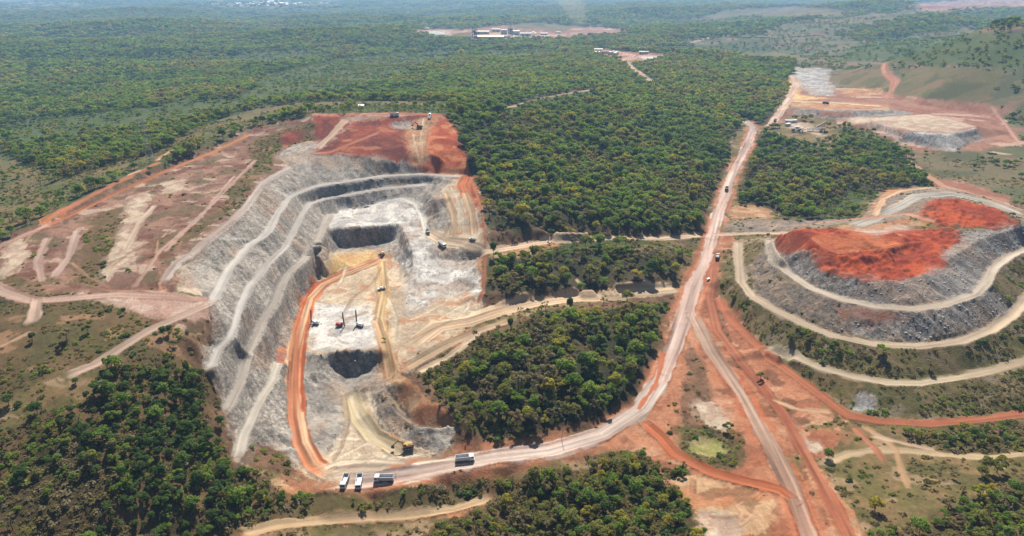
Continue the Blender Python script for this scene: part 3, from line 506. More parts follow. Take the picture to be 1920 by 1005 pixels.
th = np.radians(np.concatenate([np.arange(-180, -44, 2.0), np.arange(-44, 44.01, .075), np.arange(46, 180, 2.0)])); NT = len(th)
rr = [25.0]
while rr[-1] < 18500:
    r_ = rr[-1]; rr.append(r_*(1.03 if r_ < 150 else 1.0028 if r_ < 700 else 1.0042 if r_ < 1600 else 1.009))
rr = np.array(rr); NRR = len(rr)
GX = (rr[:, None]*np.sin(th)[None, :]).ravel(); GY = (rr[:, None]*np.cos(th)[None, :]).ravel()
GZ, GC, GK, GRD, GRK = surface(GX, GY)
print('terrain', NRR, NT, len(GX))
MATS = {}
def ground_mat(name, rough_k):
    m = bpy.data.materials.new(name); m.use_nodes = True; n = m.node_tree; b = n.nodes['Principled BSDF']
    b.inputs['Roughness'].default_value = .95; b.inputs['Specular IOR Level'].default_value = .15
    at = n.nodes.new('ShaderNodeAttribute'); at.attribute_name = 'albedo'
    ge = n.nodes.new('ShaderNodeNewGeometry')
    n1 = n.nodes.new('ShaderNodeTexNoise'); n1.inputs['Scale'].default_value = .55; n1.inputs['Detail'].default_value = 5; n1.inputs['Roughness'].default_value = .65
    n2 = n.nodes.new('ShaderNodeTexNoise'); n2.inputs['Scale'].default_value = 2.3; n2.inputs['Detail'].default_value = 3
    for q in (n1, n2): n.links.new(ge.outputs['Position'], q.inputs['Vector'])
    mr = n.nodes.new('ShaderNodeMapRange'); mr.inputs['From Min'].default_value = .3; mr.inputs['From Max'].default_value = .7; mr.inputs['To Min'].default_value = .62; mr.inputs['To Max'].default_value = 1.34
    n.links.new(n1.outputs[0], mr.inputs[0])
    rg = n.nodes.new('ShaderNodeAttribute'); rg.attribute_name = 'rough'
    mx = n.nodes.new('ShaderNodeMix'); mx.data_type = 'RGBA'; mx.blend_type = 'MULTIPLY'; n.links.new(rg.outputs['Fac'], mx.inputs[0])
    n.links.new(at.outputs['Color'], mx.inputs[6]); n.links.new(mr.outputs[0], mx.inputs[7]); vo = n.nodes.new('ShaderNodeTexVoronoi'); vo.feature = 'DISTANCE_TO_EDGE'; vo.inputs['Scale'].default_value = .42
    vp = n.nodes.new('ShaderNodeVectorMath'); vp.operation = 'MULTIPLY_ADD'; n1c = n.nodes.new('ShaderNodeTexNoise'); n1c.inputs['Scale'].default_value = .5; n.links.new(ge.outputs['Position'], n1c.inputs['Vector'])
    n.links.new(n1c.outputs['Color'], vp.inputs[0]); vp.inputs[1].default_value = (3, 3, 3); n.links.new(ge.outputs['Position'], vp.inputs[2]); n.links.new(vp.outputs[0], vo.inputs['Vector'])
    cr = n.nodes.new('ShaderNodeMapRange'); cr.inputs['From Max'].default_value = .16; cr.inputs['To Min'].default_value = .62; cr.inputs['To Max'].default_value = 1.0; n.links.new(vo.outputs[0], cr.inputs[0])
    ra = n.nodes.new('ShaderNodeAttribute'); ra.attribute_name = 'rock'; rl = n.nodes.new('ShaderNodeMix'); rl.inputs[2].default_value = 1.0; n.links.new(ra.outputs['Fac'], rl.inputs[0]); n.links.new(cr.outputs[0], rl.inputs[3])
    m2 = n.nodes.new('ShaderNodeMix'); m2.data_type = 'RGBA'; m2.blend_type = 'MULTIPLY'; m2.inputs[0].default_value = 1; n.links.new(mx.outputs[2], m2.inputs[6]); n.links.new(rl.outputs[0], m2.inputs[7])
    n.links.new(m2.outputs[2], b.inputs['Base Color'])
    ad = n.nodes.new('ShaderNodeMath'); ad.operation = 'ADD'; n.links.new(n1.outputs[0], ad.inputs[0]); n.links.new(n2.outputs[0], ad.inputs[1])
    bp = n.nodes.new('ShaderNodeBump'); bp.inputs['Strength'].default_value = rough_k; bp.inputs['Distance'].default_value = .7
    n.links.new(ad.outputs[0], bp.inputs['Height']); n.links.new(bp.outputs[0], b.inputs['Normal'])
    return m
def tag(o, label=None, cat=None, group=None, kind=None):
    if label: o['label'] = label
    if cat: o['category'] = cat
    if group: o['group'] = group
    if kind: o['kind'] = kind
    return o
I = np.arange(NRR*NT).reshape(NRR, NT)
Q = np.stack([I[:-1, :-1], I[:-1, 1:], I[1:, 1:], I[1:, :-1]], -1).reshape(-1, 4)
Q = np.vstack([Q, np.stack([I[:-1, -1], I[:-1, 0], I[1:, 0], I[1:, -1]], -1)])
GP = np.stack([GX, GY, GZ], 1)
PIT = Raster(-640, 640, 60, 1300, 1.0); HEAP = Raster(-640, 640, 60, 1300, 1.0); TIP = Raster(-640, 640, 60, 1300, 1.0)
def _mark(ra, s):
    q = np.array([tuple(map(float, v.split(','))) for v in s.split()]); q = dens(np.vstack([q, q[:1]]), 9.)[:-1]
    X, Y = raycast(q[:, 0], q[:, 1]); ra.fill(np.stack([X, Y], 1), 1)
_mark(PIT, '520,288 585,262 585,213 835,213 886,325 912,400 915,470 912,560 935,582 900,600 830,645 772,690 800,742 862,795 850,832 780,880 640,912 590,908 530,886 440,872 428,780 384,700 398,610 392,575 330,494 398,440 493,341 543,312')
_mark(HEAP, '1440,440 1600,414 1640,372 1720,352 1820,358 1930,400 2050,440 2050,700 1930,770 1740,792 1650,786 1590,776 1470,680 1405,600 1386,530 1384,450')
qc = GP[Q].mean(1); fr = GRD[Q].max(1)
part = np.zeros(len(Q), int)
part[PIT.cls(qc[:, 0], qc[:, 1]) == 1] = 1; part[HEAP.cls(qc[:, 0], qc[:, 1]) == 1] = 2
outside = ~NR.inside(qc[:, 0], qc[:, 1]); part[outside] = 0; part[(fr > .55) & (np.hypot(qc[:, 0], qc[:, 1]) < 4000)] = 3
for k, nm, rk_ in ((0, 'ground', .5), (1, 'mine_pit', .75), (2, 'spoil_heap', .8), (3, 'dirt_road', .35)):
    q = Q[part == k]; u, inv = np.unique(q.ravel(), return_inverse=True)
    me = bpy.data.meshes.new(nm); me.vertices.add(len(u)); me.vertices.foreach_set('co', GP[u].astype(np.float32).ravel())
    me.loops.add(len(q)*4); me.loops.foreach_set('vertex_index', inv.astype(np.int32).ravel())
    me.polygons.add(len(q)); me.polygons.foreach_set('loop_start', (np.arange(len(q))*4).astype(np.int32)); me.polygons.foreach_set('loop_total', np.full(len(q), 4, np.int32))
    a = me.attributes.new('albedo', 'FLOAT_COLOR', 'POINT'); a.data.foreach_set('color', np.hstack([GC[u], np.ones((len(u), 1))]).astype(np.float32).ravel())
    a = me.attributes.new('rough', 'FLOAT', 'POINT'); a.data.foreach_set('value', np.clip(.55 + .45*GRK[u] - .4*GRD[u], 0, 1).astype(np.float32))
    a = me.attributes.new('rock', 'FLOAT', 'POINT'); a.data.foreach_set('value', GRK[u].astype(np.float32))
    me.update(calc_edges=True); me.shade_smooth()
    o = bpy.data.objects.new(nm, me); col.objects.link(o); me.materials.append(ground_mat(nm, rk_)); o['kind'] = 'structure'
tag(bpy.data.objects['ground'], 'rolling brown and green ground around the mine, running out to the horizon', 'ground')
tag(bpy.data.objects['mine_pit'], 'open pit of grey rock with stepped benches and a red upper slope', 'mine pit')
tag(bpy.data.objects['spoil_heap'], 'terraced heap of grey rubble topped with bright red soil', 'spoil heap')
tag(bpy.data.objects['dirt_road'], 'pale dirt haul roads and tracks winding between pit and heap', 'road')
# ------------------------------------------------------------------ vegetation
def leaf_mat(name, cols, tint=.35):
    m = bpy.data.materials.new(name); m.use_nodes = True; n = m.node_tree; b = n.nodes['Principled BSDF']
    b.inputs['Roughness'].default_value = .7; b.inputs['Specular IOR Level'].default_value = .2
    oi = n.nodes.new('ShaderNodeObjectInfo'); rp = n.nodes.new('ShaderNodeValToRGB'); el = rp.color_ramp.elements
    while len(el) < len(cols): el.new(.5)
    for i, c in enumerate(cols):
        el[i].position = i/(len(cols)-1); el[i].color = (*c, 1)
    n.links.new(oi.outputs['Random'], rp.inputs[0])
    at = n.nodes.new('ShaderNodeAttribute'); at.attribute_name = 'tone'
    mr = n.nodes.new('ShaderNodeMapRange'); mr.inputs['To Min'].default_value = 1 - tint; mr.inputs['To Max'].default_value = 1 + tint*1.3
    n.links.new(at.outputs['Fac'], mr.inputs[0])
    mx = n.nodes.new('ShaderNodeMix'); mx.data_type = 'RGBA'; mx.blend_type = 'MULTIPLY'; mx.inputs[0].default_value = 1
    n.links.new(rp.outputs[0], mx.inputs[6]); n.links.new(mr.outputs[0], mx.inputs[7]); n.links.new(mx.outputs[2], b.inputs['Base Color'])
    tr = n.nodes.new('ShaderNodeBsdfTranslucent'); tg = n.nodes.new('ShaderNodeMix'); tg.data_type = 'RGBA'; tg.blend_type = 'MULTIPLY'; tg.inputs[0].default_value = 1; tg.inputs[7].default_value = (2.25, 2.15, .85, 1); n.links.new(mx.outputs[2], tg.inputs[6]); n.links.new(tg.outputs[2], tr.inputs[0])
    ms = n.nodes.new('ShaderNodeMixShader'); ms.inputs[0].default_value = .42
    n.links.new(b.outputs[0], ms.inputs[1]); n.links.new(tr.outputs[0], ms.inputs[2]); n.links.new(ms.outputs[0], n.nodes['Material Output'].inputs[0])
    return m
def plain_mat(name, c, rough=.6, metal=0, var=.18, scale=3.0, spec=.4):
    m = bpy.data.materials.new(name); m.use_nodes = True; n = m.node_tree; b = n.nodes['Principled BSDF']
    b.inputs['Roughness'].default_value = rough; b.inputs['Metallic'].default_value = metal; b.inputs['Specular IOR Level'].default_value = spec
    tc = n.nodes.new('ShaderNodeTexCoord'); nz = n.nodes.new('ShaderNodeTexNoise'); nz.inputs['Scale'].default_value = scale; nz.inputs['Detail'].default_value = 4
    n.links.new(tc.outputs['Object'], nz.inputs['Vector'])
    mr = n.nodes.new('ShaderNodeMapRange'); mr.inputs['From Min'].default_value = .3; mr.inputs['From Max'].default_value = .7; mr.inputs['To Min'].default_value = 1 - var; mr.inputs['To Max'].default_value = 1 + var*.6
    n.links.new(nz.outputs[0], mr.inputs[0])
    mx = n.nodes.new('ShaderNodeMix'); mx.data_type = 'RGBA'; mx.blend_type = 'MULTIPLY'; mx.inputs[0].default_value = 1; mx.inputs[6].default_value = (*c, 1)
    n.links.new(mr.outputs[0], mx.inputs[7]); n.links.new(mx.outputs[2], b.inputs['Base Color']); return m
LEAF = [
 ('dark green',   leaf_mat('leaf_dark',  [(0.043,0.078,0.019), (0.062,0.103,0.025), (0.082,0.125,0.031)])),
 ('mid green',    leaf_mat('leaf_mid',   [(0.094,0.156,0.028), (0.125,0.187,0.031), (0.150,0.212,0.035)])),
 ('olive green',  leaf_mat('leaf_olive', [(0.130,0.146,0.036), (0.156,0.161,0.042), (0.146,0.135,0.047)])),
 ('yellow green', leaf_mat('leaf_yellow',[(0.195,0.208,0.031), (0.260,0.224,0.031), (0.221,0.234,0.036)])),
 ('grey brown',   leaf_mat('leaf_dry',   [(0.156,0.138,0.081), (0.185,0.148,0.096), (0.143,0.133,0.078)])),
]
BARK = plain_mat('bark', (.12, .095, .07), .9)
def mesh_from(name, V, Fc, mats, tone=None, smooth=False):
    me = bpy.data.meshes.new(name); me.from_pydata([tuple(v) for v in V], [], Fc)
    if tone is not None:
        a = me.attributes.new('tone', 'FLOAT', 'POINT'); a.data.foreach_set('value', np.asarray(tone, np.float32))
    for m in mats: me.materials.append(m)
    if smooth: me.shade_smooth()
    return me
def crown_data(r, lobes, nleaf, leaf, seed):
    """leaf clumps (bent quads) spread through several lobes"""
    g = np.random.default_rng(seed); V = []; Fc = []; T = []
    tot = sum(l[3]**2 for l in lobes)
    for lx, ly, lz, lr, sq in lobes:
        n = int(nleaf*lr**2/tot); lt = g.uniform(.35, .75)
        d = g.normal(size=(n, 3)); d /= np.linalg.norm(d, axis=1, keepdims=True); d[:, 2] = np.where(d[:, 2] < -.45, -d[:, 2], d[:, 2])
        rad = lr*(g.random(n)**.33)*(.82 + .36*g.random(n))
        for k in range(n):
            c = np.array([lx, ly, lz]) + d[k]*rad[k]*np.array([1, 1, sq])
            nrm = d[k]*1.1 + g.normal(size=3)*.55 + np.array([0, 0, .35]); nrm /= np.linalg.norm(nrm)
            u = np.cross(nrm, g.normal(size=3)); u /= np.linalg.norm(u); v = np.cross(nrm, u); s = leaf*g.uniform(.6, 1.35); e = g.uniform(.55, 1)
            b = len(V); V += [c - u*s, c - v*s*e + nrm*s*.15, c + u*s, c + v*s*e + nrm*s*.15]; Fc.append((b, b+1, b+2, b+3))
            t = np.clip(lt + g.normal()*.16, 0, 1); T += [t]*4
    return V, Fc, T
def lobes_for(kind, g):
    L = []
    if kind == 0:                                   # broad spreading crown
        L.append((0, 0, 6.2, 3.0, .75))
        for k in range(6):
            a = k*1.05 + g.uniform(-.3, .3); q = g.uniform(2.0, 3.0); L.append((q*math.cos(a), q*math.sin(a), g.uniform(4.6, 6.4), g.uniform(1.5, 2.2), .8))
    elif kind == 1:                                 # rounder, taller
        L.append((0, 0, 6.6, 2.6, 1.05))
        for k in range(5):
            a = k*1.25 + g.uniform(-.3, .3); q = g.uniform(1.2, 2.1); L.append((q*math.cos(a), q*math.sin(a), g.uniform(4.2, 7.6), g.uniform(1.2, 1.8), .9))
    elif kind == 3:                                 # flat topped, leaning
        for k in range(8):
            a = k*.8 + g.uniform(-.4, .4); q = g.uniform(.4, 4.0); L.append((q*math.cos(a) + .8, q*math.sin(a), g.uniform(6.0, 7.4) - q*.18, g.uniform(1.0, 1.9), .5))
    elif kind == 4:                                 # thin crown, limbs showing
        for k in range(7):
            a = k*.9 + g.uniform(-.4, .4); q = g.uniform(.8, 3.2); L.append((q*math.cos(a), q*math.sin(a), g.uniform(4.4, 8.2), g.uniform(.6, 1.2), .9))
    else:                                           # ragged, several stems
        for k in range(6):
            a = k*1.05 + g.uniform(-.4, .4); q = g.uniform(.6, 3.2); L.append((q*math.cos(a), q*math.sin(a), g.uniform(3.0, 7.0), g.uniform(1.1, 2.0), .8))
    return L
def trunk_data(V, Fc, kind, g):
    def tube(p0, p1, r0, r1, n=5):
        p0, p1 = np.array(p0, float), np.array(p1, float); d = p1 - p0; d /= np.linalg.norm(d); u = np.cross(d, [.3, .9, .1]); u /= np.linalg.norm(u); v = np.cross(d, u); b = len(V)
        for p, r in ((p0, r0), (p1, r1)):
            for k in range(n): V.append(p + r*(u*math.cos(k*2*math.pi/n) + v*math.sin(k*2*math.pi/n)))
        for k in range(n): Fc.append((b+k, b+(k+1) % n, b+n+(k+1) % n, b+n+k))
    top = np.array([g.uniform(-.3, .3), g.uniform(-.3, .3), 3.6]); tube((0, 0, -1.2), top, .26, .18)
    for k in range(9 if kind == 4 else 4):
        a = k*1.57 + g.uniform(-.4, .4); q = g.uniform(1.2, 2.8) if kind == 4 else 1.7; tube(top, top + np.array([q*math.cos(a), q*math.sin(a), g.uniform(1.4, 4.2 if kind == 4 else 2.6)]), .13, .05, 4)
CROWN = {}; TRUNK = {}
for kd in range(5):
    g = np.random.default_rng(50 + kd); lb = lobes_for(kd, g); V, Fc, T = crown_data(4, lb, (620, 620, 460, 560, 200)[kd], (.52, .5, .5, .5, .48)[kd], 90 + kd)
    tV, tF = [], []; trunk_data(tV, tF, kd, g)
    for ci, (cn, cm) in enumerate(LEAF):
        CROWN[kd, ci] = mesh_from('crown', V, Fc, [cm], T)
    TRUNK[kd] = mesh_from('trunk', tV, tF, [BARK])

def gn_scatter(name, X, Y, Z, idx, rot, scl, protos, label, cat, kind='stuff'):
    """one stuff object: the given meshes instanced on its points"""
    me = bpy.data.meshes.new(name); me.vertices.add(len(X)); me.vertices.foreach_set('co', np.stack([X, Y, Z], 1).astype(np.float32).ravel())
    for nm, ty, va in (('idx', 'INT', idx.astype(np.int32)), ('rot', 'FLOAT', rot.astype(np.float32))):
        me.attributes.new(nm, ty, 'POINT').data.foreach_set('value', va)
    me.attributes.new('scl', 'FLOAT_VECTOR', 'POINT').data.foreach_set('vector', scl.astype(np.float32).ravel())
    o = bpy.data.objects.new(name, me); col.objects.link(o)
    pc = bpy.data.collections.new(name + '_kinds')
    for i, pm in enumerate(protos): pc.objects.link(bpy.data.objects.new('%s_kind_%03d' % (name, i), pm))
    ng = bpy.data.node_groups.new(name, 'GeometryNodeTree'); ng.interface.new_socket('Geometry', in_out='INPUT', socket_type='NodeSocketGeometry'); ng.interface.new_socket('Geometry', in_out='OUTPUT', socket_type='NodeSocketGeometry')
    N = ng.nodes; gi = N.new('NodeGroupInput'); go = N.new('NodeGroupOutput'); ci = N.new('GeometryNodeCollectionInfo'); ci.inputs['Collection'].default_value = pc; ci.inputs['Separate Children'].default_value = True; ci.inputs['Reset Children'].default_value = True
    io = N.new('GeometryNodeInstanceOnPoints'); io.inputs['Pick Instance'].default_value = True
    def att(nm, ty):
        a = N.new('GeometryNodeInputNamedAttribute'); a.data_type = ty; a.inputs['Name'].default_value = nm; return a.outputs['Attribute']
    cb = N.new('ShaderNodeCombineXYZ'); ng.links.new(att('rot', 'FLOAT'), cb.inputs[2]); ng.links.new(gi.outputs[0], io.inputs['Points']); ng.links.new(ci.outputs[0], io.inputs['Instance'])
    ng.links.new(att('idx', 'INT'), io.inputs['Instance Index']); ng.links.new(cb.outputs[0], io.inputs['Rotation']); ng.links.new(att('scl', 'FLOAT_VECTOR'), io.inputs['Scale']); ng.links.new(io.outputs[0], go.inputs[0])
    md = o.modifiers.new('scatter', 'NODES'); md.node_group = ng
    tag(o, label, cat, None, kind); return o

def jitter(x0, x1, y0, y1, h):
    nx, ny = int((x1-x0)/h), int((y1-y0)/h); i, j = np.meshgrid(np.arange(nx), np.arange(ny))
    X = x0 + (i.ravel() + rng.random(nx*ny))*h; Y = y0 + (j.ravel() + rng.random(nx*ny))*h; return X, Y
def in_view(X, Y, pad=.06): return (np.abs(X) < (.75 + pad)*(Y*cP + 77) + 25) & (Y > 100)
DENS = {'FAR': 1.0, 'FOREST': .98, 'DARKF': .8, 'SCRUBG': .10, 'SCRUBB': .035, 'VEGSLOPE': .05, 'SAVANNA': .24, 'SCRUBT': .16, 'BUSH': .62, 'LAWN': .4, 'FIELD': .012, 'BANK': .05, 'PLATEAU': .004, 'REDDIRT': .004, 'FARTOWN': .3, 'MIXSLOPE': .012}
dens_t = np.array([DENS.get(n, 0) for n in CN])
def pick_trees(X, Y, keep=1.0):
    c = class_at(X, Y, 151, 2.6); pr = dens_t[c]*keep
    cl = fbm(X/55, Y/55, 91, 3)
    sparse = np.isin(c, [CI[n] for n in ('SCRUBG', 'SAVANNA', 'SCRUBT', 'SCRUBB', 'VEGSLOPE')]); pr = np.where(sparse, pr*np.clip((cl - .42)*11, .12, 4.5), pr)
    full = np.isin(c, [CI['DARKF'], CI['FAR'], CI['FOREST']]); pr = np.where(full, pr*np.clip((cl - .26)*5, .5, 1.1), pr); pr = np.where(c == CI['DARKF'], pr*np.clip((cl - .36)*7, .2, 1), pr)
    pr = np.where((PIT.cls(X, Y) == 1) & NR.inside(X, Y), 0, pr); pr = np.where((HEAP.cls(X, Y) == 1) & NR.inside(X, Y) & (c != CI['VEGSLOPE']) & (c != CI['SCRUBT']) & (c != CI['BUSH']), 0, pr)
    c0 = class_at(X, Y); pr = np.where(dens_t[c0] < .02, pr*.1, pr)
    for ex, ey, er in EXCL: pr = np.where(np.hypot(X - ex, Y - ey) < er, 0, pr)
    m = rng.random(len(X)) < pr; return X[m], Y[m], c[m]
_e = np.array([(1505, 238, 30), (1492, 250, 24), (1518, 252, 26), (1535, 250, 22), (1480, 230, 16), (1470, 236, 14), (678, 203, 10), (1328, 838, 13), (1345, 487, 10), (872, 868, 10), (660, 912, 16), (720, 905, 12), (1190, 808, 9), (1120, 832, 9), (352, 540, 16), (1325, 720, 14)], float)
EXCL = list(zip(*raycast(_e[:, 0], _e[:, 1]), _e[:, 2]))
def palette(X, Y, c):
    """leaf colour by kind of wood and by patch"""
    n = len(X); pat = fbm(X/38, Y/38, 95, 3)*.6 + fbm(X/260, Y/260, 96, 3)*.4; r = rng.random(n)*.75 + (pat - .5)*2.2 + .12; k = np.zeros(n, int)
    def setk(mask, th):
        kk = np.digitize(r, th); k[mask] = np.clip(kk, 0, 4)[mask]
    PX, PY, _ = project(X, Y, 20.0)
    setk(np.ones(n, bool), (.24, .70, .87, .97))
    setk(c == CI['FOREST'], (.18, .66, .86, .98)); setk((c == CI['FOREST']) & (PY > 450) & (X > -60), (.16, .46, .68, .76))
    setk(c == CI['DARKF'], (.34, .62, .82, .86)); setk((c == CI['DARKF']) & (PX > 760), (.2, .46, .7, .84)); setk((c == CI['DARKF']) & (PX > 1600), (.1, .7, .9, .99))
    setk(np.isin(c, [CI['SCRUBB'], CI['SCRUBT'], CI['VEGSLOPE'], CI['BANK'], CI['BUSH']]), (.2, .42, .72, .76))
    return k
X1, Y1 = jitter(-760, 900, 105, 960, 4.9); m = in_view(X1, Y1) & (np.hypot(X1, Y1) < 930); X1, Y1 = X1[m], Y1[m]
X1, Y1, c1_ = pick_trees(X1, Y1)
xb, yb = jitter(-330, 420, 105, 420, 3.3); m = in_view(xb, yb); xb, yb = xb[m], yb[m]; cb = class_at(xb, yb); m = ((cb == CI['DARKF']) & (rng.random(len(xb)) < .8*np.clip((fbm(xb/30, yb/30, 93, 3) - .38)*6, .15, 1))) | ((cb == CI['BUSH']) & (rng.random(len(xb)) < .35)); NB = int(m.sum())
X1 = np.concatenate([X1, xb[m]]); Y1 = np.concatenate([Y1, yb[m]]); c1_ = np.concatenate([c1_, cb[m]]); small1 = np.arange(len(X1)) >= len(X1) - NB
m = ~near_road(X1, Y1, 3.0); X1, Y1, c1_, small1 = X1[m], Y1[m], c1_[m], small1[m]
Z1 = ground_z(X1, Y1); k1_ = palette(X1, Y1, c1_); kd1 = rng.choice(5, len(X1), p=[.34, .24, .2, .14, .08]); kd1 = np.where(k1_ == 4, np.where(rng.random(len(X1)) < .5, 4, 2), kd1)
s1 = .5 + .75*rng.random(len(X1))**1.3; s1 *= np.where(np.isin(c1_, [CI[n] for n in ('SCRUBG', 'SCRUBB', 'SCRUBT', 'VEGSLOPE', 'BANK', 'LAWN', 'SAVANNA')]), rng.uniform(.35, .8, len(X1)), 1); s1 *= np.where(c1_ == CI['BUSH'], .42, 1)
s1 *= np.where((c1_ == CI['DARKF']) & (Y1 < 330), rng.uniform(.45, .85, len(X1)), 1); s1 *= np.where((c1_ == CI['FOREST']) & (rng.random(len(X1)) < .12), 1.3, 1)
s1 = np.where((c1_ == CI['FOREST']) & ~small1, s1*.9, s1); s1 = np.where(small1, rng.uniform(.26, .5, len(X1)), s1); rot1 = rng.random(len(X1))*6.28
PX, PY, PD = project(X1, Y1, Z1 + 5*s1)
vis = (PX > 4) & (PX < 1916) & (PY > 4) & (PY < 1000)
size = np.where(vis, s1/PD, 0); order = np.argsort(-size); ind = order[:285]; rest = np.ones(len(X1), bool); rest[ind] = False
def place_name(px, py):
    if px < 560 and py > 640: return 'in the dark woodland filling the lower left corner', 'trees of the lower left woodland'
    if px > 1480 and py > 640: return 'in the green thicket at the lower right corner', 'trees of the lower right thicket'
    if py > 838: return 'in the bushy patch below the haul road', 'trees below the haul road'
    if py > 555: return 'in the wood inside the bend of the haul road', 'trees inside the haul road bend'
    return 'in the wood between the two side roads', 'trees between the side roads'
SHAPE = ['broad spreading', 'tall rounded', 'ragged many stemmed', 'flat topped', 'thin crowned']
def make_tree(X, Y, Z, s, rot, kd, ci, label, group, cat='tree', name='tree', sz=None):
    e = bpy.data.objects.new(name, None); col.objects.link(e); e.empty_display_size = .5
    e.location = (X, Y, Z); e.rotation_euler = (0, 0, rot); e.scale = (s, s, sz or s); tag(e, label, cat, group)
    for nm, me in (('crown', CROWN[kd, ci]), ('trunk', TRUNK[kd])):
        o = bpy.data.objects.new(nm, me); col.objects.link(o); o.parent = e
    return e
for i in ind:
    where, grp = place_name(PX[i], PY[i]); lab = '%s %s tree %s' % (SHAPE[kd1[i]], LEAF[k1_[i]][0], where)
    make_tree(X1[i], Y1[i], Z1[i], s1[i], rot1[i], kd1[i], k1_[i], lab, '%s %s %s' % (SHAPE[kd1[i]], LEAF[k1_[i]][0], grp))
def full_tree(kd, ci):
    bm = bmesh.new(); bm.from_mesh(CROWN[kd, ci]); n0 = len(bm.faces); bm.from_mesh(TRUNK[kd]); bm.faces.ensure_lookup_table()
    for f in bm.faces[n0:]: f.material_index = 1
    me = bpy.data.meshes.new('whole_tree'); bm.to_mesh(me); bm.free(); me.materials.append(LEAF[ci][1]); me.materials.append(BARK); return me
WHOLE = [full_tree(kd, ci) for kd in range(5) for ci in range(5)]
sel = rest; sc3 = np.stack([s1*rng.uniform(.85, 1.15, len(s1)), s1, s1*rng.uniform(.8, 1.15, len(s1))], 1)
gn_scatter('forest', X1[sel], Y1[sel], Z1[sel], (kd1*5 + k1_)[sel], rot1[sel], sc3[sel], WHOLE, 'dense green forest canopy around the mine and between the roads', 'forest')
# farther woods: clumps of several crowns, cheaper leaves
CLUMP = []
for ci in range(5):
    for v in range(2):
        g = np.random.default_rng(200 + ci*3 + v); lb = []
        for k in range(5):
            a = g.uniform(0, 6.28); q = 6.5*math.sqrt(g.random()); h = g.uniform(4.0, 7.5); r_ = g.uniform(2.4, 3.8); lb.append((q*math.cos(a), q*math.sin(a), h, r_, .8))
        V, Fc, T = crown_data(8, lb, 300, 1.0, 300 + ci*3 + v); CLUMP.append(mesh_from('clump', V, Fc, [LEAF[ci][1]], T))
XX, YY, ZZ, KK, SS = [], [], [], [], []
for r0, r1, h, s in ((920, 1700, 8.2, .82), (1700, 3000, 12.5, 1.15), (3000, 5200, 22, 1.9), (5200, 9500, 46, 3.6)):
    X, Y = jitter(-r1*.82, r1*.82, r0*.6, r1, h); d = np.hypot(X, Y); m = in_view(X, Y, .03) & (d >= r0) & (d < r1); X, Y = X[m], Y[m]
    X, Y, c = pick_trees(X, Y); m = ~near_road(X, Y, 4) if r0 < 1700 else np.ones(len(X), bool); X, Y, c = X[m], Y[m], c[m]
    k = palette(X, Y, c); k = np.where((k == 4) & (rng.random(len(k)) < .6), 2, k); small = np.isin(c, [CI['SAVANNA'], CI['LAWN'], CI['SCRUBG'], CI['FIELD']])
    XX.append(X); YY.append(Y); ZZ.append(ground_z(X, Y) - .6); KK.append(k*2 + rng.integers(0, 2, len(k))); SS.append(s*rng.uniform(.75, 1.2, len(X))*np.where(small, .55, 1))
X2, Y2, Z2, K2, S2 = map(np.concatenate, (XX, YY, ZZ, KK, SS))
print('trees', len(X1), 'clumps', len(X2))
gn_scatter('distant_forest', X2, Y2, Z2, K2, rng.random(len(X2))*6.28, np.stack([S2, S2, np.minimum(S2, 1.5)*rng.uniform(.85, 1.2, len(S2))], 1), CLUMP, 'hazy blue green forest rolling away to the horizon', 'forest')
# low scrub and dry grass tufts
def tuft(seed, mat, n, r, h):
    g = np.random.default_rng(seed); V, Fc, T = crown_data(r, [(0, 0, h*.35, r, h/r*.6), (r*.6, .2, h*.3, r*.6, .7), (-r*.5, .4, h*.25, r*.55, .7)], n, r*.26, seed); return mesh_from('shrub', V, Fc, [mat], T)
GRASSM = leaf_mat('leaf_grass', [(.13, .11, .05), (.16, .125, .065), (.105, .10, .045)])
TUFT = [tuft(400, LEAF[1][1], 70, .9, 1.1), tuft(401, LEAF[2][1], 70, .9, 1.0), tuft(402, LEAF[0][1], 80, 1.1, 1.4), tuft(403, GRASSM, 60, .8, .6), tuft(404, GRASSM, 60, 1.0, .5), tuft(405, LEAF[4][1], 60, .9, 1.0)]
TD = {'RING': 1.3, 'SCRUBG': .5, 'SCRUBB': .8, 'SCRUBT': .55, 'VEGSLOPE': 1.0, 'BUSH': 1.4, 'DARKF': 1.5, 'BANK': .3, 'LAWN': .5, 'PLATEAU': .07, 'MIXSLOPE': .10, 'REDDIRT': .03, 'SAVANNA': .3, 'FIELD': .2, 'FOREST': .35}
td = np.array([TD.get(n, 0) for n in CN])
X, Y = jitter(-640, 640, 105, 760, 2.3); m = in_view(X, Y) & (np.hypot(X, Y) < 780); X, Y = X[m], Y[m]
c = class_at(X, Y); m = rng.random(len(X)) < td[c]*np.clip((fbm(X/14, Y/14, 97, 3) - .30)*4.2, .05, 1.3); X, Y, c = X[m], Y[m], c[m]
m = ~near_road(X, Y, .8); X, Y, c = X[m], Y[m], c[m]
gp = fbm(X/20, Y/20, 98, 3); r_ = rng.random(len(X))*.6 + (gp - .5)*1.4 + .2
k_ = 0; green = np.isin(c, [CI['SCRUBG'], CI['LAWN'], CI['FOREST']]); k = np.where(green, np.digitize(r_, (.15, .38, .50, .62, .74)), np.digitize(r_, (.10, .26, .30, .56, .72)))
s = (.45 + 1.0*rng.random(len(X))**2)*np.where(c == CI['BUSH'], 1.7, np.where(c == CI['DARKF'], 1.5, np.where(c == CI['VEGSLOPE'], 1.25, 1))); print('tufts', len(X))
gn_scatter('scrub', X, Y, ground_z(X, Y) - .08, np.clip(k, 0, 5), rng.random(len(X))*6.28, np.stack([s*1.2, s*1.2, s], 1), TUFT, 'low dry scrub and grass tufts on the slopes round the mine', 'scrub')
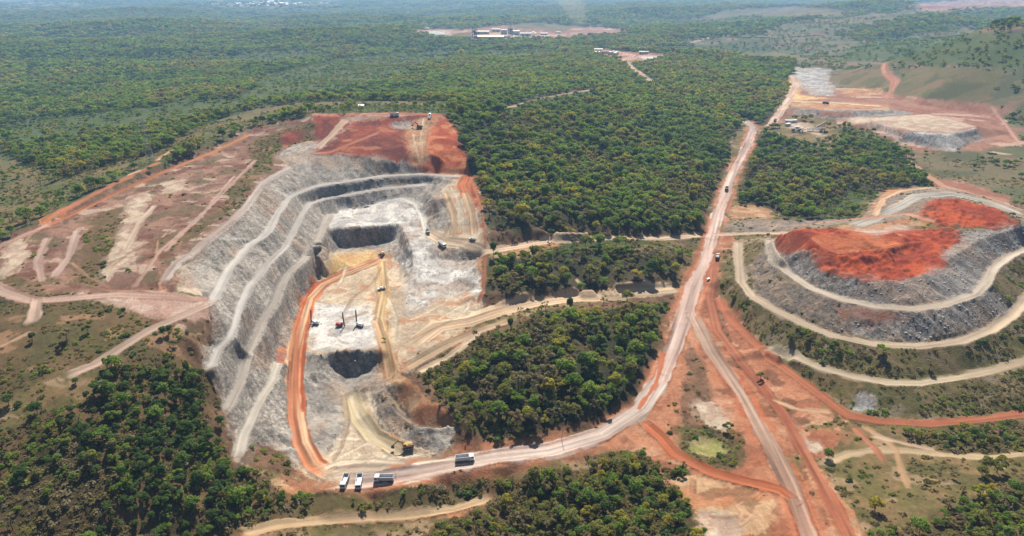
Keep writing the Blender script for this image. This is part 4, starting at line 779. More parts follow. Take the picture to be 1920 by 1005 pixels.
# loose rubble
def rock(seed, c):
    g = np.random.default_rng(seed); bm = bmesh.new(); bmesh.ops.create_icosphere(bm, subdivisions=1, radius=.5); ax = g.uniform(.6, 1.2, 3)
    for v in bm.verts: v.co = Vector((v.co.x*ax[0], v.co.y*ax[1], v.co.z*ax[2]))*g.uniform(.75, 1.2)
    me = bpy.data.meshes.new('rock'); bm.to_mesh(me); bm.free(); me.materials.append(plain_mat('rock_%d' % seed, c, .9, 0, .25)); return me
ROCK = [rock(500, (.40, .38, .365)), rock(501, (.27, .26, .25)), rock(502, (.38, .36, .34)), rock(503, (.35, .33, .31)), rock(504, (.30, .22, .17))]
RD = {'RUBBLE': .55, 'DUMPGRAY': .35, 'GRAY': .10, 'WALLW': .22, 'MIXSLOPE': .14, 'BANK': .05, 'TAN': .02, 'CREAM': .012, 'WHITE': .03, 'HEAPRED': .03}
rdn = np.array([RD.get(n, 0) for n in CN])
X, Y = jitter(-620, 640, 150, 1000, 1.9); m = in_view(X, Y); X, Y = X[m], Y[m]; c = class_at(X, Y); m = rng.random(len(X)) < rdn[c]; X, Y, c = X[m], Y[m], c[m]
m = ~near_road(X, Y, .3); X, Y, c = X[m], Y[m], c[m]
k = rng.integers(0, 4, len(X)); k = np.where(np.isin(c, [CI['HEAPRED'], CI['BANK'], CI['TAN']]), 4, k); k = np.where(c == CI['WALLW'], 2, k)
s = .45 + 1.0*rng.random(len(X))**3; s *= np.where(c == CI['RUBBLE'], 1.2, 1); print('rocks', len(X))
gn_scatter('rubble', X, Y, ground_z(X, Y) + .05, k, rng.random(len(X))*6.28, np.stack([s, s, s*.8], 1), ROCK, 'loose grey boulders strewn over the pit walls and heap', 'rocks')
# ------------------------------------------------------------------ machines, vehicles and works
class MB:
    def __init__(s): s.v = []; s.f = []
    def box(s, c, d, rot=None, taper=1.0):
        b = len(s.v)
        for dz in (-.5, .5):
            k = taper if dz > 0 else 1
            for dx, dy in ((-.5, -.5), (.5, -.5), (.5, .5), (-.5, .5)):
                p = Vector((dx*d[0]*k, dy*d[1]*k, dz*d[2])); p = rot @ p if rot else p; s.v.append(p + Vector(c))
        s.f += [(b, b+3, b+2, b+1), (b+4, b+5, b+6, b+7)] + [(b+k, b+(k+1) % 4, b+4+(k+1) % 4, b+4+k) for k in range(4)]; return s
    def bar(s, p0, p1, w, h=None):
        p0, p1 = Vector(p0), Vector(p1); d = p1 - p0; q = d.to_track_quat('X', 'Z').to_matrix(); return s.box((p0 + p1)/2, (d.length, w, h or w), q)
    def tube(s, p0, p1, r, n=10, r1=None):
        p0, p1 = Vector(p0), Vector(p1); q = (p1 - p0).to_track_quat('Z', 'Y').to_matrix(); b = len(s.v); r1 = r if r1 is None else r1
        for p, rad in ((p0, r), (p1, r1)):
            for k in range(n): s.v.append(p + q @ Vector((rad*math.cos(2*math.pi*k/n), rad*math.sin(2*math.pi*k/n), 0)))
        s.f += [(b+k, b+(k+1) % n, b+n+(k+1) % n, b+n+k) for k in range(n)]; s.f += [tuple(b+k for k in reversed(range(n))), tuple(b+n+k for k in range(n))]; return s
    def prism(s, prof, y0, y1):                        # profile in x,z extruded along y
        b = len(s.v); n = len(prof)
        for y in (y0, y1):
            for x, z in prof: s.v.append(Vector((x, y, z)))
        s.f += [(b+k, b+(k+1) % n, b+n+(k+1) % n, b+n+k) for k in range(n)]; s.f += [tuple(b+k for k in reversed(range(n))), tuple(b+n+k for k in range(n))]; return s
    def build(s, name, mat, parent=None, bevel=0.0):
        bm = bmesh.new(); vs = [bm.verts.new(v) for v in s.v]
        for f in s.f:
            try: bm.faces.new([vs[i] for i in f])
            except ValueError: pass
        bmesh.ops.recalc_face_normals(bm, faces=bm.faces)
        if bevel: bmesh.ops.bevel(bm, geom=list(bm.edges), offset=bevel, segments=1, affect='EDGES', clamp_overlap=True)
        me = bpy.data.meshes.new(name); bm.to_mesh(me); bm.free(); me.materials.append(mat); o = bpy.data.objects.new(name, me); col.objects.link(o); o.parent = parent; return o
M = {'pale': plain_mat('pale_grey_paint', (.50, .51, .54), .45, 0, .15), 'white': plain_mat('white_paint', (.74, .74, .73), .45, 0, .12), 'grey': plain_mat('grey_steel', (.34, .35, .37), .5, .2), 'dark': plain_mat('dark_steel', (.05, .05, .055), .6), 'glass': plain_mat('window_glass', (.02, .03, .04), .12, 0, .05, 3, .6),
     'rubber': plain_mat('rubber', (.025, .025, .026), .85), 'yellow': plain_mat('yellow_paint', (.36, .22, .055), .5), 'red': plain_mat('red_paint', (.42, .05, .04), .5), 'brown': plain_mat('rust_brown', (.16, .055, .035), .7), 'blue': plain_mat('blue_grey_paint', (.16, .22, .32), .5),
     'load': plain_mat('crushed_rock', (.36, .34, .32), .95, 0, .3, 2), 'redload': plain_mat('red_soil', (.30, .10, .05), .95, 0, .3, 2), 'lamp': plain_mat('headlamp', (.8, .8, .75), .2), 'green': plain_mat('green_paint', (.10, .20, .17), .5), 'roof': plain_mat('pale_roof', (.50, .47, .41), .6), 'roofgrey': plain_mat('grey_roof', (.33, .35, .36), .6), 'roofyel': plain_mat('buff_roof', (.66, .54, .32), .6), 'terra': plain_mat('tile_roof', (.40, .19, .12), .8), 'wall': plain_mat('wall_paint', (.66, .63, .58), .8), 'concrete': plain_mat('concrete', (.42, .41, .39), .85), 'galv': plain_mat('galvanised_steel', (.42, .44, .46), .45, .5), 'wood': plain_mat('pole_wood', (.30, .25, .19), .9), 'orange': plain_mat('orange_paint', (.62, .18, .03), .5)}
def place(px, py):
    X, Y = raycast([px], [py]); return float(X[0]), float(Y[0]), float(ground_z(X, Y)[0])
def heading(px0, py0, px1, py1):
    a, b = place(px0, py0), place(px1, py1); return math.atan2(b[1]-a[1], b[0]-a[0])
def root(name, px, py, rz, label, cat, group=None, dz=0.0):
    x, y, z = place(px, py); e = bpy.data.objects.new(name, None); col.objects.link(e); e.location = (x, y, z + dz); e.rotation_euler = (0, 0, rz)
    g = np.array(ground_z([x - 2.5*math.cos(rz), x + 2.5*math.cos(rz), x], [y - 2.5*math.sin(rz), y + 2.5*math.sin(rz), y])); e.location.z = float(g.mean()) + dz
    e.rotation_euler = (0, -math.atan2(float(g[1]-g[0]), 5.0), rz); tag(e, label, cat, group); return e
def wheel(parent, x, y, r, wd, rim=None):
    t = MB().tube((x, y-wd/2, r), (x, y+wd/2, r), r, 12).build('wheel', M['rubber'], parent)
    sd_ = math.copysign(1, y); MB().tube((x, y + sd_*wd*.5, r), (x, y + sd_*(wd*.5+.03), r), r*.55, 10).build('rim', rim or M['grey'], t)
def dump_truck(px, py, rz, label, cabm, bedm, loadm=None, group=None, sc_=1.0, axles=4):
    e = root('dump_truck', px, py, rz, label, 'dump truck', group); e.scale = (sc_, sc_, sc_)
    MB().box((-.2, 0, .85), (8.2, .9, .32)).box((3.6, 0, .62), (.5, 2.3, .35)).build('chassis', M['dark'], e)
    c = MB().prism([(2.15, .75), (4.15, .75), (4.2, 1.6), (3.95, 2.85), (3.6, 3.05), (2.25, 3.05)], -1.22, 1.22).build('cab', cabm, e, .05)
    MB().box((4.1, 0, 2.2), (.06, 2.1, .8), Matrix.Rotation(-.19, 3, 'Y')).build('windscreen', M['glass'], c)
    for y in (-1.235, 1.235): MB().box((3.3, y, 2.2), (.95, .03, .65)).build('side_window', M['glass'], c)
    MB().box((4.28, 0, .75), (.16, 2.4, .45)).build('bumper', M['grey'], c)
    for y in (-.9, .9): MB().box((4.37, y, .8), (.04, .34, .2)).build('headlight', M['lamp'], c)
    for y in (-1.5, 1.5): MB().box((3.9, y, 2.2), (.12, .22, .6)).build('mirror', M['dark'], c)
    b = MB()                                            # open tipping body: floor, sloped front, sides, tailgate and ribs
    b.box((-1.2, 0, 1.28), (6.1, 2.2, .12)); b.box((1.95, 0, 2.15), (.1, 2.5, 1.9)); b.box((-4.25, 0, 2.0), (.1, 2.5, 1.5), Matrix.Rotation(.18, 3, 'Y'))
    for y in (-1.25, 1.25):
        b.box((-1.15, y, 2.05), (6.2, .09, 1.6))
        for k in range(7): b.box((-3.95 + k*.97, y*1.05, 2.0), (.14, .09, 1.5))
        b.box((-1.15, y*1.03, 2.88), (6.3, .16, .12))
    bo = b.build('tipper_bed', bedm, e)
    MB().box((2.1, 0, 3.08), (.5, 2.5, .1)).build('canopy', bedm, bo)
    if loadm:
        l = MB().prism([(-4.1, 1.35), (1.85, 1.35), (1.8, 2.5), (.4, 3.0), (-1.3, 3.15), (-3.0, 2.95), (-4.1, 2.4)], -1.18, 1.18); l.build('rock_load', loadm, bo, .2)
    xs = (3.1, 1.3, -2.1, -3.4) if axles == 4 else (3.1, -2.1, -3.4)
    for x in xs:
        for y in (-1.05, 1.05): wheel(e, x, y, .53, .42)
    return e
def pickup(px, py, rz, label, mat, group=None):
    e = root('pickup_truck', px, py, rz, label, 'pickup truck', group)
    b = MB().prism([(-2.65, .5), (2.6, .5), (2.65, .95), (2.35, 1.08), (-2.65, 1.12)], -.92, .92).build('body', mat, e, .05)
    c = MB().prism([(-.75, 1.08), (1.35, 1.08), (.65, 1.78), (-.55, 1.8)], -.8, .8).build('cabin', mat, e, .04)
    MB().box((1.03, 0, 1.42), (.03, 1.45, .62), Matrix.Rotation(-.78, 3, 'Y')).build('windscreen', M['glass'], c)
    for y in (-.81, .81): MB().box((.1, y, 1.46), (1.1, .03, .42)).build('side_window', M['glass'], c)
    MB().box((-1.72, 0, 1.125), (1.6, 1.5, .02)).build('cargo_bed', M['dark'], b)
    for y in (-.7, .7): MB().box((2.66, y, .85), (.04, .3, .16)).build('headlight', M['lamp'], b)
    for x in (1.7, -1.65):
        for y in (-.86, .86): wheel(e, x, y, .38, .26)
    return e
def crawler(e, L, W, h, w_):
    for y in (-W/2, W/2):
        t = MB().prism([(-L/2+h*.5, .02), (L/2-h*.5, .02), (L/2, h*.5), (L/2-h*.35, h), (-L/2+h*.35, h), (-L/2, h*.5)], y-w_/2, y+w_/2).build('crawler_track', M['dark'], e)
        for k in range(4): MB().tube((-L/2+h*.6+k*(L-h*1.2)/3, y+math.copysign(w_*.5, y), h*.45), (-L/2+h*.6+k*(L-h*1.2)/3, y+math.copysign(w_*.5+.05, y), h*.45), h*.3, 8).build('roller', M['grey'], t)
def excavator(px, py, rz, track_rz, label, s=1.0, reach=0.0, bodym=None):
    bodym = bodym or M['yellow']; e = root('excavator', px, py, rz, label, 'excavator'); e.scale = (s, s, s)
    crawler(e, 4.6, 2.7, 1.0, .62)
    MB().tube((0, 0, .9), (0, 0, 1.25), .8, 14).build('turntable', M['dark'], e)
    MB().box((-.7, 0, 1.85), (3.6, 2.7, 1.15)).box((-1.4, -.2, 2.55), (1.9, 1.9, .35)).build('engine_house', bodym, e, .08)
    MB().box((-2.75, 0, 1.75), (.7, 2.75, 1.2)).build('counterweight', M['dark'], e, .12)
    c = MB().prism([(.15, 1.3), (1.75, 1.3), (1.8, 2.2), (1.45, 3.05), (.2, 3.1)], .35, 1.35).build('cab', bodym, e, .05)
    MB().box((1.66, .85, 2.35), (.04, .85, 1.1), Matrix.Rotation(-.25, 3, 'Y')).build('windscreen', M['glass'], c); MB().box((.95, 1.37, 2.35), (1.1, .03, .9)).build('side_window', M['glass'], c)
    el = (4.1, 0, 5.2 - reach); tip = (6.7 + reach*.3, 0, 2.3 - reach*.4)
    MB().bar((1.1, -.2, 1.7), (2.4, -.2, 4.3 - reach*.6), .5, .7).bar((2.4, -.2, 4.3 - reach*.6), (el[0], -.2, el[2]), .45, .6).build('boom', bodym, e)
    MB().bar((el[0]-.5, -.2, el[2]+.4), (tip[0], -.2, tip[2]), .38, .55).build('stick', bodym, e)
    MB().tube((1.5, -.2, 2.2), (3.0, -.2, 4.2 - reach*.6), .13, 8).tube((2.9, -.2, 5.2 - reach*.8), (el[0]-.4, -.2, el[2]+.5), .11, 8).build('ram', M['grey'], e)
    MB().prism([(tip[0]-.3, tip[2]+.2), (tip[0]+.5, tip[2]), (tip[0]+.3, tip[2]-1.0), (tip[0]-.9, tip[2]-1.1), (tip[0]-1.2, tip[2]-.4)], -.85, .45).build('bucket', M['dark'], e, .06)
    return e
def drill_rig(px, py, rz, label, mast_h=8.6, bodym=None, lean=0.0, mast=True):
    e = root('drill_rig', px, py, rz, label, 'drill rig', 'blast hole drill rigs on the pit bench'); crawler(e, 3.4, 2.2, .85, .45)
    MB().box((-.5, 0, 1.55), (3.2, 2.1, 1.25)).box((-1.0, 0, 2.35), (1.6, 1.7, .35)).build('engine_house', bodym or M['white'], e, .06)
    c = MB().prism([(.7, 1.1), (1.9, 1.1), (1.95, 2.2), (1.75, 2.75), (.75, 2.8)], .15, 1.1).build('cab', M['white'], e, .05); MB().box((1.93, .62, 2.05), (.04, .8, .9)).build('windscreen', M['glass'], c)
    MB().bar((1.2, -.5, 1.6), (2.7, -.5, 1.9), .35, .45).build('boom', M['dark'], e)
    m = MB(); x0 = 2.95
    for dx, dy in ((-.22, -.2), (.22, -.2), (.22, .2), (-.22, .2)): m.bar((x0+dx, -.5+dy, .35), (x0+dx+lean, -.5+dy, mast_h), .14, .14)
    for k in range(10):
        z0 = .5 + k*(mast_h-.6)/10; z1 = z0 + (mast_h-.6)/10; sgn = 1 if k % 2 else -1
        for dy in (-.2, .2): m.bar((x0-.22*sgn, -.5+dy, z0), (x0+.22*sgn, -.5+dy, z1), .08)
        m.box((x0, -.5, z0), (.5, .46, .07))
    m.box((x0 + .1, -.5, mast_h*.5), (.18, .3, mast_h*.94)); ma = m.build('mast', M['dark'], e)
    MB().box((x0-.25, -.5, mast_h*.62), (.4, .5, .9)).build('drill_head', M['red'], ma); MB().tube((x0, -.5, -.3), (x0, -.5, mast_h*.6), .07, 8).build('drill_rod', M['grey'], ma)
    return e
def bulldozer(px, py, rz, label):
    e = root('bulldozer', px, py, rz, label, 'bulldozer'); crawler(e, 3.6, 2.2, 1.1, .55)
    MB().box((.5, 0, 1.5), (2.4, 1.2, 1.0)).box((-1.2, 0, 1.4), (1.0, 1.5, .9)).build('body', M['yellow'], e, .06)
    c = MB().box((-.8, 0, 2.55), (1.4, 1.5, 1.3)).build('cab', M['white'], e, .06); MB().box((-.07, 0, 2.6), (.04, 1.2, .9)).build('windscreen', M['glass'], c)
    MB().prism([(2.5, .1), (2.75, .15), (2.6, .7), (2.75, 1.35), (2.5, 1.35)], -1.75, 1.75).build('blade', M['yellow'], e); MB().bar((.5, -1.35, .6), (2.5, -1.35, .6), .2).bar((.5, 1.35, .6), (2.5, 1.35, .6), .2).build('push_arm', M['dark'], e)
    MB().tube((.9, .3, 2.0), (.9, .3, 2.9), .09, 8).build('exhaust', M['dark'], e); return e

# trucks waiting at the pit entrance and on the haul roads
cam_az = lambda px, py: math.atan2(-place(px, py)[1], -place(px, py)[0])
dump_truck(720, 902, math.pi + .03, 'white dump truck parked side on at the pit entrance, cab to the left', M['white'], M['pale'])
dump_truck(872, 864, .12, 'white dump truck driving out along the pale haul road, cab to the right', M['white'], M['pale'])
dump_truck(647, 908, heading(651, 895, 640, 925), 'grey dump truck parked nose towards the viewer, leftmost of the two side by side', M['white'], M['pale'], None, None, .95)
dump_truck(674, 908, heading(677, 895, 672, 925), 'grey dump truck parked nose towards the viewer, between its twin and the side on truck', M['white'], M['pale'], None, None, .95)
dump_truck(1345, 485, heading(1338, 505, 1346, 470), 'pale dump truck with a red brown tailgate on the main haul road', M['white'], M['brown'], M['load'], None, .95)
dump_truck(1362, 357, heading(1366, 340, 1356, 375), 'dark dump truck coming down the main haul road beside the forest', M['brown'], M['dark'])
dump_truck(1453, 228, heading(1462, 210, 1446, 236), 'dark dump truck on the road curving past the screening plant', M['dark'], M['brown'])
dump_truck(1548, 195, heading(1530, 194, 1570, 197), 'dark dump truck on the flat top of the farther grey tip', M['dark'], M['dark'])
dump_truck(829, 461, heading(818, 453, 838, 466), 'white truck with a full pale load on the bend above the dark rock face', M['white'], M['white'], M['load'], None, .95)
dump_truck(802, 438, heading(798, 425, 806, 445), 'small green truck at the foot of the white rubble track', M['green'], M['grey'], None, None, .85, 3)
dump_truck(740, 217, heading(725, 217, 760, 217), 'white dump truck on the ridge road above the dark red cut', M['white'], M['white'], M['redload'])
dump_truck(806, 220, heading(803, 226, 809, 212), 'white dump truck seen end on near the corner of the red slope', M['white'], M['white'], None, None, .95)
pickup(886, 450, heading(895, 451, 876, 450), 'white pickup truck on the track at the east edge of the pit', M['white'])
pickup(716, 543, heading(724, 541, 706, 545), 'white pickup truck alone on the sandy pit floor', M['white'])
pickup(688, 389, heading(682, 390, 698, 387), 'pale pickup truck on the white upper bench under the grey walls', M['roof'])
excavator(764, 840, math.pi + .12, 0, 'yellow excavator reaching left over a grey rubble pile in the pit', 1.0, .8)
excavator(786, 240, math.pi - .2, 0, 'dusty excavator digging at the top of the red slope', 1.05, .6, M['brown'])
bulldozer(717, 479, 2.6, 'white and yellow bulldozer at the end of the red windrow')
excavator(1539, 248, 1.0, 0, 'small dark excavator on the pale yard by the screening plant, left of its pair', .9, 0, M['dark'])
excavator(1548, 249, 2.4, 0, 'small dark excavator on the pale yard by the screening plant, right of its pair', .9, .6, M['brown'])
drill_rig(592, 608, math.pi - .1, 'white drill rig with tall dark mast beside the red ramp, leftmost of three', 8.8)
drill_rig(637, 612, -.05, 'drill rig with tall dark mast in the middle, red cased body reaching right', 9.4, M['red'])
drill_rig(675, 612, 2.6, 'white drill rig with thin dark mast, rightmost of three', 9.6)
# small machine between the roads
e = root('generator', 1328, 526, .6, 'small white machine parked on the dirt strip between two haul roads', 'generator'); b = MB().box((0, 0, 1.05), (2.3, 1.3, 1.1)).build('casing', M['white'], e, .06); MB().box((0, -.66, 1.05), (1.6, .03, .6)).build('grille', M['dark'], b)
MB().bar((1.1, 0, .5), (2.2, 0, .4), .1).build('tow_bar', M['dark'], e); MB().tube((-.6, .3, 1.6), (-.6, .3, 2.1), .07, 8).build('exhaust', M['dark'], e)
for y in (-.7, .7): wheel(e, 0, y, .36, .2)

def building(px, py, L, W, h, rz, label, cat, wallm, roofm, pitch=.14, name='building', doors=1, wins=2, group=None, open_=False, dz=0):
    e = root(name, px, py, rz, label, cat, group); e.rotation_euler = (0, 0, rz)
    if open_:
        for i, (x, y) in enumerate([(a, b) for a in np.linspace(-L/2+.3, L/2-.3, 4) for b in (-W/2+.3, W/2-.3)]): MB().box((x, y, h/2 - .5), (.3, .3, h+1)).build('post', M['dark'], e)
    else:
        w_ = MB().box((0, 0, h/2 - .75), (L, W, h + 1.5)).prism([], 0, 0) if False else MB().box((0, 0, h/2 - .75), (L, W, h + 1.5)); w_ = w_.build('wall', wallm, e)
        for k in range(doors): MB().box((-L*.3 + k*L*.5, -W/2 - .03, min(h*.36, 2.2)), (min(L*.16, 4), .06, min(h*.72, 4.4))).build('door', M['dark'], e)
        for k in range(wins): MB().box((-L*.42 + (k+.5)*L*.84/wins, -W/2 - .02, h*.72), (min(L*.10, 2.4), .04, min(h*.2, 1.3))).build('window', M['glass'], e)
    rise = W/2*pitch*2; MB().prism([(0, 0)]*3, 0, 0) if False else None
    b = MB(); v = [(-L/2-.6, -W/2-.6, h), (L/2+.6, -W/2-.6, h), (L/2+.6, W/2+.6, h), (-L/2-.6, W/2+.6, h), (-L/2-.6, 0, h+rise), (L/2+.6, 0, h+rise)]; b.v = [Vector(q) for q in v] + [Vector(q) + Vector((0, 0, .22)) for q in v]
    b.f = [(0, 1, 5, 4), (2, 3, 4, 5), (6, 10, 11, 7), (8, 11, 10, 9), (0, 6, 7, 1), (2, 8, 9, 3), (0, 4, 10, 6), (4, 3, 9, 10), (1, 7, 11, 5), (5, 11, 8, 2)]; b.build('roof', roofm, e)
    if not open_:
        g = MB(); g.v = [Vector(q) for q in ((-L/2, -W/2, h), (-L/2, W/2, h), (-L/2, 0, h+rise), (L/2, -W/2, h), (L/2, W/2, h), (L/2, 0, h+rise))]; g.f = [(0, 1, 2), (3, 5, 4)]; g.build('gable', wallm, e)
    return e
def conveyor(px, py, rz, L, z0, z1, w_, label, mat=None):
    e = root('conveyor', px, py, rz, label, 'conveyor'); e.rotation_euler = (0, 0, rz); mat = mat or M['galv']
    t = MB()
    for y in (-w_/2, w_/2):
        t.bar((0, y, z0), (L, y, z1), .22).bar((0, y, z0-1.2), (L, y, z1-1.2), .22)
        n = max(6, int(L/3))
        for k in range(n): a, b_ = k/n, (k+1)/n; t.bar((L*a, y, z0+(z1-z0)*a-1.2*(k % 2)), (L*b_, y, z0+(z1-z0)*b_-1.2*((k+1) % 2)), .14)
    t.build('truss', mat, e); MB().bar((0, 0, z0+.15), (L, 0, z1+.15), w_*.8, .15).build('belt', M['dark'], e)
    for f in (.35, .7, .97):
        l = MB(); zz = z0 + (z1-z0)*f - 1.2
        for y in (-w_/2, w_/2): l.bar((L*f, y*1.3, -1.5), (L*f, y, zz), .3)
        l.bar((L*f, -w_/2, zz*.5), (L*f, w_/2, zz*.5), .18); l.build('leg', mat, e)
    return e
# screening plant beside the forest
conveyor(1512, 246, -.25, 21, 3.0, 5.2, 5.2, 'broad grey inclined screen deck standing on dark legs', M['roofgrey'])
building(1478, 230, 7.5, 3.2, 3.2, -.1, 'white site container nearest the road at the screening plant', 'container', M['white'], M['white'], .02, 'site_container')
building(1489, 229, 6.0, 2.6, 2.8, .25, 'white site container with a dark side right of the first one', 'container', M['white'], M['white'], .02, 'site_container')
building(1477, 236, 6.5, 3.0, 3.0, .5, 'low white container below the other two at the screening plant', 'container', M['wall'], M['white'], .02, 'site_container')
building(1494, 241, 7, 3.5, 2.4, .15, 'pale flat roofed cabin in front of the screen deck', 'cabin', M['blue'], M['roof'], .02, 'cabin')
def crusher(px, py, rz, label, k=1.0):
    e = root('crusher', px, py, rz, label, 'crusher'); e.scale = (k, k, k)
    f = MB()
    for x in (-3, 0, 3):
        for y in (-1.6, 1.6): f.bar((x, y, -1), (x, y, 5), .35)
    f.bar((-3, -1.6, 5), (3, -1.6, 5), .3).bar((-3, 1.6, 5), (3, 1.6, 5), .3).bar((-3, -1.6, 0), (0, -1.6, 5), .2).bar((3, 1.6, 0), (0, 1.6, 5), .2); f.build('frame', M['dark'], e)
    h = MB(); h.box((0, 0, 4.2), (2.4, 2.0, 2.0), None, 1.9); h.build('hopper', M['grey'], e); MB().box((-1.5, 0, 2.2), (2.2, 2.2, 2.0)).build('jaw_housing', M['dark'], e, .1); MB().bar((1, 0, 2), (6.5, 0, 4.2), 1.0, .4).build('outfeed_belt', M['dark'], e); MB().tube((-2.6, -1.6, 2.3), (-2.6, -1.3, 2.3), .9, 14).build('flywheel', M['brown'], e)
    return e
crusher(1500, 248, -.3, 'dark jaw crusher under the grey screen deck'); crusher(1488, 247, .4, 'dark crusher partly behind trees left of the screen deck', .9)
conveyor(1530, 240, .45, 14, 1.5, 6.5, 1.2, 'thin dark conveyor arm rising on the yard behind the two small excavators', M['dark'])
# lone roofs and pylon
building(678, 203, 5, 4, 2.8, .1, 'small white roofed hut on the grass behind the red slope', 'hut', M['white'], M['white'], .3, 'hut')
def pylon(px, py, h, rz, label, group=None):
    e = root('pylon', px, py, rz, label, 'pylon', group); e.rotation_euler = (0, 0, rz)
    t = MB(); lv = [0, 5, 9.5, 13.5, 17, 20, 23, 26, 29, 32]; wd = lambda z: max(.55, 3.0*(1 - z/24) + .55*min(1, z/24)); sc2 = h/32
    for i in range(len(lv)-1):
        z0, z1 = lv[i]*sc2, lv[i+1]*sc2; a, b_ = wd(lv[i]), wd(lv[i+1]); C0 = [(a*sx, a*sy, z0) for sx, sy in ((1, 1), (-1, 1), (-1, -1), (1, -1))]; C1 = [(b_*sx, b_*sy, z1) for sx, sy in ((1, 1), (-1, 1), (-1, -1), (1, -1))]
        for k in range(4): t.bar(C0[k], C1[k], .15); t.bar(C0[k], C1[(k+1) % 4], .07); t.bar(C0[(k+1) % 4], C1[k], .07); t.bar(C1[k], C1[(k+1) % 4], .12)
    t.build('lattice_mast', M['galv'], e)
    for z, L in ((23, 5.2), (26.5, 4.4), (30, 3.6)):
        c = MB().bar((-L, 0, z*sc2), (L, 0, z*sc2), .2).bar((-L, 0, z*sc2), (0, 0, (z+1.6)*sc2), .14).bar((L, 0, z*sc2), (0, 0, (z+1.6)*sc2), .14).build('cross_arm', M['galv'], e)
        for x in (-L, L): MB().tube((x, 0, z*sc2), (x, 0, z*sc2 - 1.5), .12, 6).build('insulator', M['brown'], c)
    return e
pylon(283, 304, 36, .6, 'tall grey lattice pylon standing among trees on the left hillside')
e = root('bare_pole', 1052, 823, 0, 'bare leaning wooden pole at the edge of the wood above the haul road', 'pole'); MB().tube((0, 0, -1), (2.6, 1.0, 10.5), .16, 8, .09).build('shaft', M['wood'], e); MB().bar((2.0, .8, 9.6), (3.0, 1.0, 9.9), .12).build('cross_arm', M['wood'], e)
# lone trees that stand out
def lone(px, py, kd, ci, s, label, sz=None):
    x, y, z = place(px, py); make_tree(x, y, z, s, rng.random()*6.28, kd, ci, label, None, sz=sz)
lone(1068, 588, 1, 0, .72, 'slim dark green tree standing tall beside the pale track between two woods', 1.15); lone(957, 622, 1, 0, .62, 'dark green column tree on the bare bank just below the pale track', .95)
lone(62, 640, 1, 0, .5, 'dark bush like tree beside the pale path on the left hill'); lone(352, 705, 1, 0, .5, 'slender dark tree at the top edge of the lower left woodland', .9)
lone(1552, 860, 0, 1, .62, 'bright green round bush beside the red junction at lower right'); lone(1425, 712, 2, 2, .6, 'olive bush on the red dirt between road and heap'); lone(165, 625, 2, 0, .6, 'dark low bush on the brown slope of the left hill'); lone(925, 482, 1, 0, .8, 'dark pointed tree at the corner of the wood by the red pit edge', 1.2)
lone(1898, 222, 0, 0, 1.0, 'single dark round tree on the dry field at far right'); lone(1549, 60, 0, 0, 1.4, 'single dark round tree on the savanna under the far ridge'); lone(720, 640, 2, 1, .3, 'tiny green shrub on the bare pit floor')

# works far off beyond the forest
FP = [(920, 73, 84, 22, 7, 'roofyel', 'long shed with buff roof in front of the distant plant'), (905, 63, 44, 16, 7, 'roof', 'white roofed hall behind the long buff shed at the distant plant'), (930, 59, 34, 12, 9, 'roof', 'tall white roofed hall at the back of the distant plant'), (965, 65, 34, 16, 12, 'roofgrey', 'grey mill building in the middle of the distant plant'), (985, 67, 36, 13, 8, 'roofgrey', 'grey roofed hall right of the mill at the distant plant'),
      (950, 71, 26, 11, 5, 'terra', 'red roofed building beside the buff shed at the distant plant'), (876, 76, 40, 10, 4, 'roof', 'low white building left of the dark tower at the distant plant'), (1020, 65, 26, 10, 5, 'roof', 'pale roofed shed at the right side of the distant plant'), (1047, 62, 18, 8, 4, 'roof', 'small white shed farthest right at the distant plant'), (945, 64, 20, 12, 14, 'roofgrey', 'tall grey block behind the mill at the distant plant')]
for px, py, L, W, h, rm, lab in FP: building(px, py, L, W, h, rng.uniform(-.08, .08), lab, 'plant building', M['wall'] if rm != 'roofgrey' else M['galv'], M[rm], .16, 'plant_building', 2, 4)
def tower(px, py, h, label):
    e = root('process_tower', px, py, .2, label, 'tower'); e.rotation_euler = (0, 0, .2); f = MB()
    for x in (-7, 0, 7):
        for y in (-6, 6): f.bar((x, y, -2), (x, y, h), .9)
    for k in range(1, 6): f.box((0, 0, h*k/6), (15.5, 13.5, .7))
    f.build('frame', M['dark'], e)
    for k in (1, 3, 4): MB().box((rng.uniform(-3, 3), 0, h*(k+.45)/6), (9, 9, h/7)).build('equipment', M['grey'], e)
    for x in (-3, 3): MB().tube((x, 0, h), (x, 0, h+5), 2, 12).build('silo', M['galv'], e)
def stockpile(px, py, r, h, mat, label):
    e = root('stockpile', px, py, 0, label, 'stockpile'); e.rotation_euler = (0, 0, 0); V = [(0, 0, h)]; Fc = []
    for j, f in enumerate((.3, .7, 1.15)):
        for k in range(18): q = 1 + .18*math.sin(k*1.7 + px) + .1*math.sin(k*3.1); V.append((r*f*q*math.cos(k*.349), r*f*q*math.sin(k*.349)*.8, h*(1 - f) if f < 1 else -2))
    for k in range(18): Fc.append((0, 1+k, 1+(k+1) % 18))
    for j in range(2):
        for k in range(18): a = 1 + j*18; Fc.append((a+k, a+18+k, a+18+(k+1) % 18, a+(k+1) % 18))
    o = bpy.data.objects.new('heap', mesh_from('heap', V, Fc, [mat], None, True)); col.objects.link(o); o.parent = e
stockpile(815, 63, 34, 9, M['concrete'], 'wide grey stockpile on the pale pad left of the distant plant'); stockpile(975, 72, 16, 9, M['load'], 'dark conical stockpile in front of the grey hall at the distant plant'); stockpile(1000, 62, 14, 7, M['roof'], 'pale conical stockpile behind the right hand sheds of the distant plant'); stockpile(1032, 70, 18, 6, M['redload'], 'red earth pile at the right side of the distant plant')
tower(890, 76, 36, 'dark open steel tower at the left end of the distant plant'); tower(957, 66, 26, 'lower dark steel tower in the middle of the distant plant')
